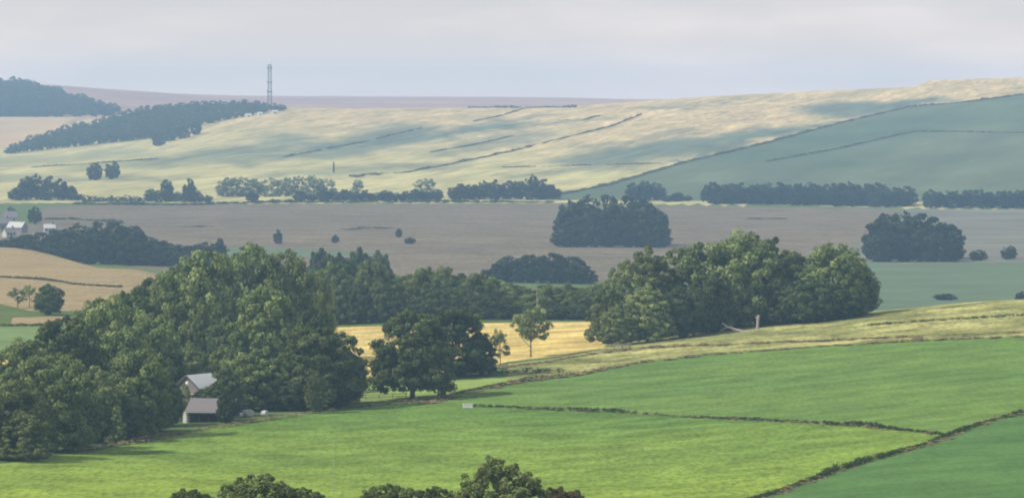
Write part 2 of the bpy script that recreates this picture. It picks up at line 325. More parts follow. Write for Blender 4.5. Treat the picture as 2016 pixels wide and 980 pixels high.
# boundary lines shared by fields and hedges (photo pixels)
HEDGE_R = [(1470, 990), (1530, 970), (1640, 930), (1740, 900), (1830, 873), (1870, 857), (1930, 835), (2016, 812)]
HEDGE_M = [(915, 800), (1010, 803), (1100, 808), (1200, 812), (1320, 820), (1450, 826), (1560, 831), (1700, 840), (1850, 855)]
EDGE_U = [(900, 772), (1000, 752), (1130, 735), (1260, 712), (1400, 697), (1600, 681), (1800, 671), (2016, 662)]
CROP_L = [(1090, 386), (1200, 364), (1290, 337), (1350, 320), (1500, 284), (1650, 244), (1790, 211), (1900, 202), (2016, 186)]
FIELDS = [
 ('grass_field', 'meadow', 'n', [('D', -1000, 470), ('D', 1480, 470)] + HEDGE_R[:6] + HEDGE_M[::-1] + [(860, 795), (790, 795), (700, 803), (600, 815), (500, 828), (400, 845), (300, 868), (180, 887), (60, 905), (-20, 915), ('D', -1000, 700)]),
 ('green_crop_field', 'dark', 'n', [('D', 1900, 460), ('D', 3100, 470), ('D', 3100, 740), (2240, 770)] + HEDGE_R[::-1] + [('D', 1490, 520)]),
 ('upper_pasture', 'upper', 'n', HEDGE_M + [(1870, 857), (1930, 835), (2016, 812), (2240, 772), (2400, 760), (2400, 650), (2200, 656)] + EDGE_U[::-1] + [(870, 790)]),
 ('rough_pasture', 'rough', 'n', EDGE_U[1:] + [(2200, 655), ('D', 2300, 1120), ('D', 2016, 1120), ('D', 1600, 1120), ('D', 1240, 1110), (1180, 688), (1090, 706), (1000, 716)]),
 ('stubble_field', 'stubble', 'n', [(640, 770), (740, 742), (900, 738), (1000, 712), (1100, 700), (1190, 684), ('D', 1200, 1060), ('D', 1210, 1195), ('D', 600, 1195)]),
 ('grass_bank', 'bank', 'n', [(640, 795), (720, 790), (860, 786), (895, 770), (1000, 750), (1010, 742), (880, 742), (740, 746), (650, 775)]),
 ('stubble_strip', 'stubble', 'l', [(-900, 760), (130, 738), (130, 708), (-900, 712)]),
 ('green_strip', 'strip', 'l', [(-900, 708), (180, 704), (180, 642), (-900, 646)]),
 ('bare_strip', 'tawny', 'l', [(20, 640), (160, 638), (150, 621), (25, 625)]),
 ('ploughed_hill', 'tawny', 'l', [(-900, 598), (0, 598), (60, 612), (180, 612), ('D', 360, 1330), ('D', 420, 1600), ('D', 200, 1800), ('D', -1000, 1830)]),
 ('valley_pasture', 'teal', 'm', [(440, 512), (780, 500), (600, 490), (430, 486)]),
 ('ploughed_field', 'brown', 'm', [('D', -60, 2300), ('D', 300, 1950), ('D', 1250, 1900), (1600, 520), (1700, 470), (1780, 412), (1500, 408), (1100, 400), (420, 402), (220, 404), (90, 408), (60, 440)]),
 ('far_pasture', 'teal', 'm', [('D', 1150, 1560), ('D', 3000, 1560), (2800, 520), (1900, 518), (1690, 519), (1600, 521), ('D', 1250, 1895)]),
 ('far_ploughed_field', 'brown2', 'm', [(1602, 519), (1900, 517), (2800, 517), (2800, 414), (1782, 412), (1702, 470)]),
 ('hill_crop_field', 'hillcrop_shade', 'f', CROP_L + [(2300, 150), ('D', 3100, 4700), ('D', 3100, 3060), ('D', 1100, 3060)]),
 ('pale_field', 'pink', 'w', [('D', -1200, 4650), ('D', 0, 4650), ('D', 150, 4800), ('D', 150, 5560), ('D', -1200, 5560)]),
]
seed_pts = []; faces_in = []; allc = []
def TO(x, y): return (x / (y + 400.0), math.log(y + 60) * 0.09)
for nm, mt, zn, pts in FIELDS:
    P = poly(pts, zn); b = len(allc)
    allc += [TO(*p) for p in P]; faces_in.append(list(range(b, b + len(P))))
rows = np.concatenate([np.geomspace(8, 480, 22, endpoint=False), np.linspace(480, 1250, 85, endpoint=False), np.linspace(1250, 3000, 70, endpoint=False), np.linspace(3000, 5200, 130, endpoint=False), np.geomspace(5200, 8200, 45, endpoint=False), np.geomspace(8200, 8700, 4)])
cols = np.concatenate([np.linspace(-.40, -.13, 14, endpoint=False), np.linspace(-.13, .13, 76, endpoint=False), np.linspace(.13, .40, 15)])
ng = 0
for yy in rows:
    for cc in cols:
        allc.append((cc, math.log(yy + 60) * 0.09))
import time as _t; t0 = _t.time()
edges_in = [(f_[i], f_[(i + 1) % len(f_)]) for f_ in faces_in for i in range(len(f_))]
rv, re_, rf, ov, oe, of = delaunay_2d_cdt([Vector(c) for c in allc], edges_in, [], 0, 1e-7)
print('cdt', len(rv), len(rf), round(_t.time() - t0, 1))
V2 = np.array([(p.x, p.y) for p in rv]); Y = np.exp(V2[:, 1] / 0.09) - 60; X = V2[:, 0] * (Y + 400); Z = height(X, Y)
CO = np.stack([X, Y, Z], 1)
TR = np.array([list(t) for t in rf]); CT = V2[TR].mean(1); own = np.full(len(TR), -1)
for i in range(len(FIELDS) - 1, -1, -1):           # earlier fields win where outlines overlap
    q = np.array([allc[j] for j in faces_in[i]]); ins = np.zeros(len(CT), bool)
    for (x0, y0), (x1, y1) in zip(q, np.roll(q, -1, 0)):
        if y0 == y1: continue
        ins ^= ((y0 > CT[:, 1]) != (y1 > CT[:, 1])) & (CT[:, 0] < (x1 - x0) * (CT[:, 1] - y0) / (y1 - y0) + x0)
    own[ins] = i
# remaining open land: near pasture, valley floor, chalk down, far heath by distance
cy = Y[TR].mean(1)
own = np.where((own < 0) & (cy > 3010), -2, own); own = np.where((own == -2) & (cy > 5150), -3, own)
UP = 1008 + F * X / np.maximum(Y, 1); VP = VH + F * (CZ - Z) / np.maximum(Y, 1)
# bands of grey green shade painted into the grass in the hollows of the down: (from, to, half depth at start, half depth at end, strength)
BANDS = [(860, 300, 1080, 262, 8, 10, .6), (1150, 290, 1330, 258, 7, 8, .55), (0, 322, 250, 300, 8, 8, .4), (560, 345, 900, 325, 6, 8, .5), (300, 320, 560, 285, 10, 26, .8), (480, 318, 720, 262, 10, 12, .7), (640, 290, 800, 262, 14, 20, 1), (760, 285, 990, 246, 16, 9, 1), (560, 312, 760, 290, 7, 10, .8),
         (1120, 322, 1330, 290, 8, 22, .9), (1230, 305, 1560, 256, 18, 14, 1), (1330, 316, 1640, 244, 4, 6, 1), (1640, 220, 1860, 200, 18, 6, 1), (1000, 345, 1260, 322, 6, 10, .6),
         (200, 330, 420, 318, 6, 8, .5), (20, 350, 300, 352, 8, 6, .5), (820, 262, 1050, 226, 3, 3, .7), (1090, 244, 1180, 232, 3, 3, .7), (660, 330, 900, 322, 3, 4, .6), (1340, 208, 1480, 190, 3, 3, .5), (1270, 215, 1350, 212, 3, 2, .6)]
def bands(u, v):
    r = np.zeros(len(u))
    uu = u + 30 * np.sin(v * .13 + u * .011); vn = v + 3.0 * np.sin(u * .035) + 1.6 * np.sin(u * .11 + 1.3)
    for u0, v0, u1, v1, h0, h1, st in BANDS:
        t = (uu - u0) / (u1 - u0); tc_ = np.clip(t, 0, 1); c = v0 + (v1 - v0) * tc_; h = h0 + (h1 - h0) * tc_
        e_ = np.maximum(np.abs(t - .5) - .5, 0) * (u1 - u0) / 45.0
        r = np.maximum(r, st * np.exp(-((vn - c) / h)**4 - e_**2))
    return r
HILL_SHADE = bands(UP, VP); MOIST = np.clip(sst(235, 350, VP + (1000 - UP) * .05) , 0, 1)
def region(idx, nm, mt):
    t = TR[own == idx]
    if not len(t): return
    used, inv = np.unique(t.ravel(), return_inverse=True)
    me = mesh_np(nm, CO[used], inv.reshape(-1, 3), smooth=True)
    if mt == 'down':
        for an, av in (('rank', HILL_SHADE), ('moist', MOIST)):  # rank carries the painted shade of the hollows
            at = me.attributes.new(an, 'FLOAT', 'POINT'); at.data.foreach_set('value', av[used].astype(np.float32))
    tag(link(nm, me, None, M[mt]), kind='structure')
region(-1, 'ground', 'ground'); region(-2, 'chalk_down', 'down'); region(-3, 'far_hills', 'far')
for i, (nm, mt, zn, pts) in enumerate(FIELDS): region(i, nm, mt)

# ------------------------------------------------------------------ trees
def leaves(rng, centres, cr, per, size, flat=.8, outward=None, jit=.55):
    """leaf quads spread over clumps; returns verts, faces, tint"""
    n = len(centres); C_ = np.repeat(centres, per, 0); R_ = np.repeat(cr, per)[:, None]
    d = rng.normal(size=(n * per, 3)); 
    if outward is not None: d += np.repeat(outward, per, 0) * 0.45
    d[:, 2] += 0.35
    d /= np.linalg.norm(d, axis=1)[:, None]
    p = C_ + d * R_ * rng.uniform(.55, 1.08, (n * per, 1)) * np.array([1, 1, flat])
    nn = d + rng.normal(size=d.shape) * jit; nn /= np.linalg.norm(nn, axis=1)[:, None]
    t = np.cross(nn, rng.normal(size=d.shape)); t /= np.linalg.norm(t, axis=1)[:, None]; b = np.cross(nn, t)
    s = size * rng.uniform(.6, 1.25, (n * per, 1)); w = s * rng.uniform(.55, 1, (n * per, 1))
    v = np.stack([p - t * s, p - b * w, p + t * s, p + b * w], 1).reshape(-1, 3)
    f = np.arange(len(v)).reshape(-1, 4)
    tint = np.clip(np.repeat(rng.uniform(0, 1, n)**1.3, per) * .8 + rng.uniform(0, .3, n * per), 0, 1)
    return v, f, tint

def crown_data(seed, lobes, nc, per, size, rc=(.045, .085), inner=.2, flat=.8, jit=.42):
    rng = np.random.RandomState(seed); cs = []; ou = []; rs = []
    vol = np.array([l_[3] * l_[4] + l_[4] * l_[5] for l_ in lobes]); vol /= vol.sum()
    tries = 0
    while len(cs) < nc and tries < nc * 40:
        tries += 1
        l_ = lobes[rng.choice(len(lobes), p=vol)]
        d = rng.normal(size=3); d /= np.linalg.norm(d); inn = rng.uniform() < inner
        k = rng.uniform(.3, .75) if inn else rng.uniform(.86, 1.04)
        p = np.array([l_[0] + d[0] * l_[3] * k, l_[1] + d[1] * l_[4] * k, l_[2] + d[2] * l_[5] * k])
        if not inn and any(((p[0] - m_[0]) / m_[3])**2 + ((p[1] - m_[1]) / m_[4])**2 + ((p[2] - m_[2]) / m_[5])**2 < .62 for m_ in lobes if m_ is not l_): continue
        if p[2] < .05: p[2] = .05 + rng.uniform(0, .05)
        cs.append(p); ou.append(d); rs.append(rng.uniform(*rc))
    return leaves(rng, np.array(cs), np.array(rs), per, size, flat, np.array(ou), jit)

def trunk_mesh(seed, h0, top, r, limbs=6, reach=.25, name='trunk', lean=.03):
    rng = random.Random(seed); mb = MB(); lx = rng.uniform(-lean, lean)
    mb.tube([(0, 0, -.04), (0, 0, .01), (lx * .4, 0, h0 * .6), (lx, 0, h0 * 1.1), (lx * 1.5, 0, (h0 + top) / 2), (lx * 1.5, 0, top)], [r * 1.7, r * 1.15, r * .9, r * .8, r * .5, r * .15], 8)
    for k in range(limbs):
        t = 2 * math.pi * (k + rng.uniform(-.3, .3)) / limbs; z0 = h0 * rng.uniform(.75, 1.5); rr_ = reach * rng.uniform(.7, 1.15); z1 = z0 + rr_ * rng.uniform(.6, 1.5)
        a_ = Vector((lx, 0, z0)); c_ = Vector((math.cos(t) * rr_, math.sin(t) * rr_, min(z1, .92)))
        m_ = a_.lerp(c_, .5) + Vector((0, 0, -.02))
        mb.tube([a_, m_, c_], [r * .5, r * .32, r * .1], 6)
    return mb.mesh(name)

PROTO = {}
def proto(key, seed, lobes, nc, per, size, mat, trunk, also=None, **kw):
    v, f, t = crown_data(seed, lobes, nc, per, size, **kw)
    v[:, 2] *= 1 / np.percentile(v[:, 2], 99.7); v[:, :2] *= .5 / np.percentile(np.hypot(v[:, 0], v[:, 1]), 98)
    cm = mesh_np('crown', v, f, t); cm.materials.append(M[mat])
    tm = trunk_mesh(seed, *trunk); tm.materials.append(M['bark'])
    PROTO[key] = (cm, tm)
    if also: c2 = cm.copy(); c2.materials[0] = M[also]; PROTO[key + 'm'] = (c2, tm)
    return v, f, t
def rl(seed, n, r0, z0, z1, rl0, rl1, squash=.8):
    """ring of lobes round an axis"""
    rng = random.Random(seed); out = []
    for k in range(n):
        t = 2 * math.pi * k / n + rng.uniform(-.4, .4); q = rng.uniform(rl0, rl1)
        out.append((math.cos(t) * r0 * rng.uniform(.7, 1.1), math.sin(t) * r0 * rng.uniform(.7, 1.1), rng.uniform(z0, z1), q, q, q * squash))
    return out
# all prototypes are 1 high and about 1 wide; crown reaches close to the ground except where a trunk shows
core = [(0, 0, .50, .41, .41, .46)]
oak = lambda s: core + rl(s + 5, 7, .28, .16, .26, .12, .16) + rl(s, 6, .28, .28, .45, .17, .24) + rl(s + 1, 7, .25, .52, .68, .14, .19) + rl(s + 2, 5, .14, .74, .82, .10, .15)
proto('oak1', 11, oak(1), 310, 90, .016, 'leaf', (.14, .8, .03), 'leafm', rc=(.05, .10), inner=.25)
proto('oak2', 12, oak(7), 310, 90, .016, 'leaf', (.14, .8, .03), 'leafm', rc=(.05, .10), inner=.25)
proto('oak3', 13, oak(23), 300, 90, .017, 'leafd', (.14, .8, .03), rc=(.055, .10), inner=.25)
proto('ash', 14, [(0, 0, .53, .32, .32, .43)] + rl(33, 8, .3, .1, .25, .12, .17) + rl(31, 7, .27, .3, .5, .12, .2, 1.1) + rl(32, 7, .2, .55, .78, .11, .18, 1.1) + [(0.02, 0, .86, .12, .12, .14)], 290, 80, .015, 'leafl', (.16, .85, .026), rc=(.035, .07))
proto('ash2', 15, [(0, 0, .52, .32, .32, .42)] + rl(43, 8, .3, .1, .22, .12, .17) + rl(41, 8, .28, .2, .5, .11, .18, 1.2) + rl(42, 7, .22, .5, .78, .10, .17, 1.2) + [(-0.04, 0, .86, .11, .11, .13)], 300, 80, .015, 'leafl', (.16, .85, .026), rc=(.035, .065))
proto('layer', 16, [(0, 0, .48, .38, .38, .43)] + rl(50, 9, .36, .1, .3, .14, .19, .4) + rl(51, 9, .33, .3, .62, .16, .22, .4) + rl(52, 6, .2, .7, .9, .13, .18, .5), 460, 85, .016, 'leafd', (.1, .9, .028), rc=(.045, .08), flat=.6, inner=.34)
proto('spread', 17, [(0, 0, .50, .42, .42, .43)] + rl(60, 9, .36, .18, .35, .10, .15) + rl(61, 9, .35, .4, .6, .12, .16) + rl(62, 7, .22, .74, .84, .10, .15), 460, 88, .015, 'leaf', (.10, .85, .034), 'leafm', rc=(.045, .08), inner=.34)
proto('young', 18, rl(71, 5, .24, .45, .62, .13, .19) + rl(72, 4, .14, .72, .86, .12, .17) + [(0, 0, .6, .24, .24, .24)], 130, 55, .017, 'leafl', (.26, .85, .02, 8, .3), rc=(.04, .08), inner=.1)
proto('scraggy', 19, rl(81, 6, .26, .3, .7, .10, .2) + rl(82, 3, .14, .75, .88, .08, .14), 60, 50, .02, 'leafl', (.3, .9, .02, 7, .32), rc=(.04, .09), inner=.05)
proto('thorn', 20, [(0, 0, .46, .44, .44, .44)] + rl(91, 9, .36, .4, .62, .12, .17) + rl(92, 8, .25, .68, .78, .12, .16) + [(0, 0, .84, .13, .13, .1)], 460, 80, .012, 'leaf', (.1, .8, .02), 'leafm', rc=(.03, .055), jit=.7)
proto('thornp', 21, [(0, 0, .44, .42, .42, .42)] + rl(93, 9, .36, .4, .62, .12, .17) + rl(94, 8, .25, .66, .78, .12, .16) + rl(97, 4, .1, .84, .92, .06, .09), 520, 80, .011, 'leafl', (.1, .8, .02), rc=(.026, .048), jit=.7, inner=.15)
proto('thornb', 22, [(0, 0, .44, .44, .44, .44)] + rl(95, 8, .34, .25, .6, .12, .17) + rl(98, 7, .22, .66, .78, .12, .16), 460, 70, .014, 'leafb', (.1, .6, .02), rc=(.03, .055), jit=.7)
for k in range(4):
    proto('far%d' % k, 30 + k, [(0, 0, .46, .44, .44, .48)] + rl(100 + 3 * k, 6, .33, .15, .35, .12, .17) + rl(101 + 3 * k, 6, .25, .45, .66, .12, .17), 130, 34, .036, 'leaff', (.1, .7, .03, 3, .2), rc=(.08, .13))
for k in range(2):
    proto('pale%d' % k, 40 + k, [(0, 0, .46, .40, .40, .46)] + rl(130 + 3 * k, 6, .3, .15, .35, .18, .24) + rl(131 + 3 * k, 5, .2, .5, .72, .14, .2), 80, 34, .034, 'leafp', (.1, .7, .02, 3, .2), rc=(.08, .12))
proto('bush', 45, [(0, 0, .45, .45, .45, .48)], 40, 32, .05, 'leaff', (.1, .6, .03, 3, .2), rc=(.11, .17))

ORD = 'first second third fourth fifth sixth seventh eighth ninth tenth eleventh twelfth thirteenth fourteenth fifteenth sixteenth seventeenth eighteenth nineteenth twentieth twenty-first twenty-second'.split()
def nth(i, n): return 'leftmost' if i == 0 else ('rightmost' if i == n - 1 else ORD[i] + ' from left')
RNG = random.Random(77)
ALLTREES = []
def tree(key, u, D, top, wpx, label, group=None, cat='tree', name='tree', sink=0.0, parts=True):
    """tree standing on the ground at bearing u, distance D; top = photo row its tip reaches, wpx = its spread in photo pixels"""
    p = spot(u, D); zt = CZ - (top - VH) / F * D; h = max(1.0, zt - p.z); w = wpx / F * D
    o = empty(name, (p.x, p.y, p.z - sink), RNG.uniform(0, 6.28))
    o.scale = (w * RNG.uniform(.92, 1.08), w * RNG.uniform(.92, 1.08), h)
    cm, tm = PROTO[key]
    c = bpy.data.objects.new('crown' if cat == 'tree' else 'foliage', cm); COL.objects.link(c); c.parent = o
    if parts: t = bpy.data.objects.new('trunk' if cat == 'tree' else 'stem', tm); COL.objects.link(t); t.parent = o
    tag(o, label, cat, group)
    return o

OAKS = ['oak1', 'oak2', 'oak3', 'spread']
# --- wood on the left beside the bright field
LW = [('oak1m', -70, 735, 765, 190), ('oak2m', 18, 738, 752, 175), ('oak1m', 108, 756, 700, 170), ('ash2', 190, 785, 722, 130), ('oak1m', 262, 800, 690, 165), ('oak3', 322, 825, 742, 78),
      ('oak2m', 45, 800, 672, 150), ('oak2', -40, 815, 700, 150), ('oak1', 130, 850, 628, 150), ('oak2m', 215, 862, 590, 175), ('oak1m', 300, 880, 622, 120), ('oak3', 270, 905, 575, 120),
      ('oak3', 160, 768, 772, 120), ('oak3', 235, 790, 772, 110), ('ash', 48, 730, 812, 110), ('oak3', 296, 812, 775, 90), ('oak2', 170, 890, 600, 110), ('oak3', 340, 880, 690, 60)]
BW = [('oak1m', 408, 990, 496, 165), ('oak2', 485, 1030, 487, 165), ('oak1m', 560, 1040, 498, 150), ('oak2m', 338, 975, 542, 120), ('ash', 396, 955, 590, 80), ('oak1m', 622, 1040, 538, 90),
      ('oak3', 285, 1010, 556, 110), ('oak1', 250, 960, 578, 90), ('ash', 632, 960, 566, 60), ('oak2', 340, 1060, 528, 130), ('oak3', 450, 950, 620, 110), ('oak3', 575, 985, 572, 110), ('oak3', 612, 955, 605, 80)]  # low oak3 trees: darker leaves paint the shaded base of the grove
def masses(items, label, group):
    near = sorted(items, key=lambda q: q[2])[:len(items) // 2]
    for part, wd in ((near, 'front'), ([q for q in items if q not in near], 'back')):
        srt = sorted(part, key=lambda q: q[1])
        for i, (ky, u, D, tp, w) in enumerate(srt): tree(ky, u, D, tp, w, '%s, %s in its %s rank' % (label, nth(i, len(srt)), wd), group)
masses(LW, 'leafy tree in the wood left of the barn', 'trees in the wood left of the barn')
# --- taller trees behind the farm
masses(BW, 'tall tree in the grove behind the farm', 'trees in the grove behind the farm')
tree('spreadm', 522, 912, 570, 165, 'broad domed tree standing in front of the grove, straight above the farmyard thicket')
# --- around the farm
Db0 = ground(405, 832)
tree('spreadm', 632, 866, 646, 175, 'broad spreading tree with umbrella crown right of the farm, dark underneath')
tree('oak2m', 487, 862, 698, 130, 'low crowned tree just right of the barn roof')  # lighter leaf colour here and on the next tree paints sunlit tops
tree('oak1m', 553, 866, 706, 115, 'round low tree tucked against the left of the umbrella crowned tree')
tree('oak1', 680, 880, 690, 85, 'dark tree leaning out at the right end of the farm thicket')
tree('thornp', 622, 852, 730, 50, 'small pale ball shaped bush in front of the umbrella crowned tree', cat='bush', name='bush')
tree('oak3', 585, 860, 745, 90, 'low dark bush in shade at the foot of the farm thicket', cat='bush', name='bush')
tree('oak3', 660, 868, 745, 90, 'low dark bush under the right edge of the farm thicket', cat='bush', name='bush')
tree('ash2', 385, 905, 685, 80, 'pale green low tree directly behind the white sheet roof')
tree('ash', 440, 915, 680, 90, 'yellowish green low tree behind the farm, right of the white sheet roof')
tree('oak3', 447, 829, 768, 46, 'dark bush hiding the right end of the low barn', cat='bush', name='bush')
tree('oak2', 446, Db0 + 14, 724, 72, 'leafy bush covering the right end of the pale farmhouse roof', cat='bush', name='bush')
tree('ash2', 364, Db0 + 8, 756, 34, 'pale green bush covering the left edge of the farmhouse gable', cat='bush', name='bush')
tree('oak3', 420, Db0 + 9, 756, 70, 'dark bush between the farmhouse and the roof of the low barn', cat='bush', name='bush')
tree('ash2', 340, 838, 762, 30, 'small pale bush against the left end of the barn', cat='bush', name='bush')
# --- lone trees by the golden stubble
tree('spreadm', 812, 888, 616, 160, 'large lone tree with forked trunk standing in front of the golden stubble field')
tree('layer', 893, 950, 606, 165, 'dark tree with level layered boughs right of the forked lone tree')
tree('layer', 945, 955, 665, 70, 'short dark tree at the right foot of the layered tree')
tree('scraggy', 985, 985, 648, 44, 'thin see-through thorn tree between the layered tree and the young tree', cat='tree')
tree('young', 1045, 1008, 603, 72, 'slender young tree alone on the golden stubble with bare thin trunk')
tree('thornm', 1160, 1065, 646, 22, 'small dark bush at the right end of the golden stubble', cat='bush', name='bush')
# --- belt behind the stubble
TB = {620: 535, 655: 520, 690: 517, 730: 515, 765: 535, 800: 545, 835: 528, 870: 527, 905: 540, 940: 538, 975: 548, 1010: 560, 1045: 578, 1080: 562, 1115: 562, 1145: 572, 1175: 560}
for k, (u, tp) in enumerate(TB.items()):
    tree(OAKS[k % 3], u, 1215 + (k % 3) * 25, tp, 78 + (k * 7) % 20, 'dark tree in the belt behind the golden stubble, %s, back rank' % nth(k, len(TB)), 'trees in the belt behind the stubble')
    tree('oak3', u + 18, 1207, tp + 38, 62, 'low dark tree in the belt behind the golden stubble, %s, front rank' % nth(k, len(TB)), 'trees in the belt behind the stubble')
for k, (u, tp, w) in enumerate(((632, 491, 62), (668, 500, 50), (705, 490, 66), (745, 496, 60))):
    tree('oak3', u, 1540, tp, w, 'bluish tree peeping over the left end of the belt, %s' % nth(k, 4), 'trees peeping over the belt')
for k, (u, tp, w) in enumerate(((975, 520, 60), (1005, 505, 70), (1045, 502, 76), (1085, 499, 80), (1125, 506, 74), (1152, 530, 50))):
    tree('far%d' % (u % 4), u, 1880, tp, w, 'hazy blue tree of the domed clump above the belt, %s' % nth(k, 6), 'trees of the blue domed clump')
# --- copse on the right
RC = [('ash', 1195, 1045, 565, 80), ('ash2', 1225, 1050, 515, 110), ('ash', 1275, 1060, 487, 130), ('ash2', 1330, 1065, 492, 130), ('ash', 1215, 1030, 600, 80), ('ash', 1275, 1035, 560, 110),
      ('oak1', 1385, 1065, 482, 150), ('oak2m', 1460, 1060, 460, 165), ('oak1', 1510, 1070, 472, 130), ('oak3', 1340, 1040, 565, 120), ('oak1', 1400, 1050, 540, 110)]
masses(RC, 'tree in the left part of the big copse', 'trees in the left part of the copse')
tree('oak3', 1455, 1068, 540, 120, 'dark shaded tree in the middle of the copse behind the pale stump')
masses([('oak2', 1570, 1065, 500, 110), ('oak1m', 1640, 1060, 483, 150), ('oak2', 1690, 1062, 525, 85), ('oak3', 1600, 1050, 545, 120), ('oak3', 1665, 1052, 560, 90), ('oak3', 1550, 1055, 560, 90)], 'tree in the right hand dome of the copse', 'trees in the right dome of the copse')
# --- left middle distance
ML = {-60: 470, -20: 470, 15: 468, 50: 462, 85: 458, 120: 452, 155: 442, 190: 438, 225: 438, 255: 446, 285: 466, 320: 474, 350: 482, 385: 484, 410: 478}
for k, (u, tp) in enumerate(ML.items()):
    for dk, (dD, dt) in enumerate(((0, 0), (-80, 22), (-150, 44))):
        if dk == 2: continue
        tree('far%d' % ((k + dk) % 4), u + dk * 11, 2080 + dD, tp + dt, 80, 'blue tree in the wood behind the tawny hill, %s, %s rank' % (nth(k, len(ML)), ('back', 'front')[dk]), 'trees in the long wood on the left')
tree('far1', 434, 2050, 470, 26, 'small round tree sticking up at the right end of the long blue wood')
tree('far3', 478, 1990, 487, 40, 'low bluish tree just right of the long wood, over the grove')
tree('scraggy', 35, 1265, 566, 40, 'thin ragged tree left of the round dark tree on the tawny hill')
tree('scraggy', 58, 1270, 560, 34, 'thin ragged tree touching the round dark tree on the tawny hill')
tree('oak3', 97, 1235, 560, 62, 'round dark solitary tree at the foot of the tawny hill')
tree('far2', 68, ground(68, 441, 'm'), 407, 30, 'small dark tree on the green slope right of the white cottages')
tree('far0', 22, ground(22, 428, 'm'), 407, 20, 'tiny dark tree rising behind the upper white cottage')
for u, vb, tp, w, nm in ((547, 480, 452, 20, 'upright bush, leftmost of the small bushes on the brown field'), (660, 478, 462, 15, 'small round bush, second from left on the brown field'),
                         (785, 467, 450, 14, 'tiny tree on the brown field, third small plant from the left'), (807, 480, 467, 26, 'low wide bush on the brown field, right of the tiny tree')):
    tree('far%d' % (u % 4), u, ground(u, vb, 'm'), tp, w, nm, cat='bush', name='bush')
# --- round clumps on the ploughland
CL1 = [(1105, 410), (1130, 396), (1160, 388), (1195, 385), (1230, 387), (1262, 394), (1288, 412), (1302, 432)]
CL1 = [(u, tp + (10 if u in (1105, 1302) else 0)) for u, tp in CL1]
for k, (u, tp) in enumerate(CL1):
    tree('far%d' % (k % 4), min(max(u, 1122), 1282), 2330, tp, 78, 'dark blue tree of the round central clump, %s of the back rank' % nth(k, len(CL1)), 'trees of the central round clump')
    tree('far%d' % ((k + 2) % 4), min(max(u + 4, 1112), 1288), 2300, tp + 30, 62, 'dark blue tree of the round central clump, %s of the front rank' % nth(k, len(CL1)), 'trees of the central round clump')
CL2 = [(1722, 432), (1750, 422), (1780, 420), (1812, 421), (1842, 428), (1875, 442)]
for k, (u, tp) in enumerate(CL2):
    tree('far%d' % (k % 4), min(max(u, 1738), 1864), 2160, tp, 78, 'dark blue tree of the squarish right hand clump, %s of the back rank' % nth(k, len(CL2)), 'trees of the right hand clump')
    tree('far%d' % ((k + 1) % 4), min(max(u, 1730), 1870), 2130, tp + 32, 62, 'dark blue tree of the squarish right hand clump, %s of the front rank' % nth(k, len(CL2)), 'trees of the right hand clump')
tree('far0', 1925, 2140, 492, 36, 'low hazy bush just right of the squarish clump', cat='bush', name='bush')
tree('far2', 1986, 2150, 484, 34, 'hazy bush near the right edge above the valley pasture', cat='bush', name='bush')
tree('far1', 1860, 1740, 578, 48, 'low bush showing over the crest at the right of the copse', cat='bush', name='bush')
tree('far3', 2012, 1720, 574, 30, 'dark bush on the crest at the right edge of the picture', cat='bush', name='bush')
# --- hedgerow trees along the foot of the downs
def rowtrees(items, D, label, group, kinds, w0):
    rk = {u: i for i, u in enumerate(sorted(q[0] for q in items))}
    for k, (u, tp) in enumerate(items): tree(kinds[k % len(kinds)], u, D + (k % 3) * 8, tp, w0 * RNG.uniform(.85, 1.25), label + ', ' + nth(rk[u], len(items)), group)
FK = ['far0', 'far1', 'far2', 'far3']
rowtrees([(32, 370), (52, 348), (74, 344), (98, 347), (120, 352), (136, 366), (150, 380)], 3060, 'dark tree of the humped clump at far left below the down', 'trees of the humped clump', FK, 34)
rowtrees([(300, 372), (328, 354), (350, 378), (373, 352), (404, 386), (386, 376)], 3050, 'dark tree of the small cluster left of the pale willows', 'trees of the left hedgerow cluster', FK, 28)
rowtrees([(u, 384 + (u * 7 % 5)) for u in range(170, 420, 16)], 3020, 'low dark hedgerow bush along the top edge of the brown field', 'bushes of the left hedgerow', ['bush'], 24)
rowtrees([(448, 350), (476, 349), (505, 352), (535, 350), (562, 350), (590, 347), (618, 346), (645, 352)], 3130, 'pale grey green willow in the row at the foot of the down', 'pale willows below the down', ['pale0', 'pale1'], 44)
rowtrees([(497, 378), (590, 378), (614, 382)] + [(640 + 20 * k, 372 + (k * 5 % 9)) for k in range(12)], 3040, 'low dark bush in front of and right of the pale willows', 'dark bushes by the willows', FK, 32)
tree('pale0', 704, 3110, 354, 30, 'small pale round tree in the hedgerow, right of the willow row')
tree('pale1', 835, 3110, 352, 54, 'broad pale round tree in the middle of the hedgerow')
rowtrees([(905, 362), (928, 364), (950, 357), (975, 354), (1000, 356), (1022, 357), (1045, 345), (1070, 353), (1084, 366)], 3060, 'dark tree in the middle hedgerow clump left of the central round clump', 'trees of the middle hedgerow clump', FK, 40)
rowtrees([(1248, 360), (1270, 357), (1290, 360)], 3060, 'dark tree of the pair of humps behind the central round clump', 'trees of the twin hump', FK, 36)
rowtrees([(1315, 385), (1334, 379), (1352, 385)], 3050, 'low dark bush tapering off right of the twin humps', 'bushes right of the twin humps', FK, 28)
rowtrees([(1402 + 19 * k, 359 + (k * 5 % 7) + (6 if k > 18 else 0)) for k in range(21)], 3030, 'tall back tree in the long straight belt below the green hill', 'trees of the long right belt', FK, 42)
rowtrees([(1412 + 26 * k, 375) for k in range(15)], 3015, 'low front tree in the long straight belt below the green hill', 'trees of the long right belt', FK, 38)
rowtrees([(1830 + 17 * k, 373 + (k * 5 % 6)) for k in range(18)], 3010, 'dark tree in the lower belt running off the right edge', 'trees of the lower right belt', FK, 34)
tree('far1', 186, ground(186, 355, 'f'), 321, 34, 'hazy tree on the down, left one of the pair')
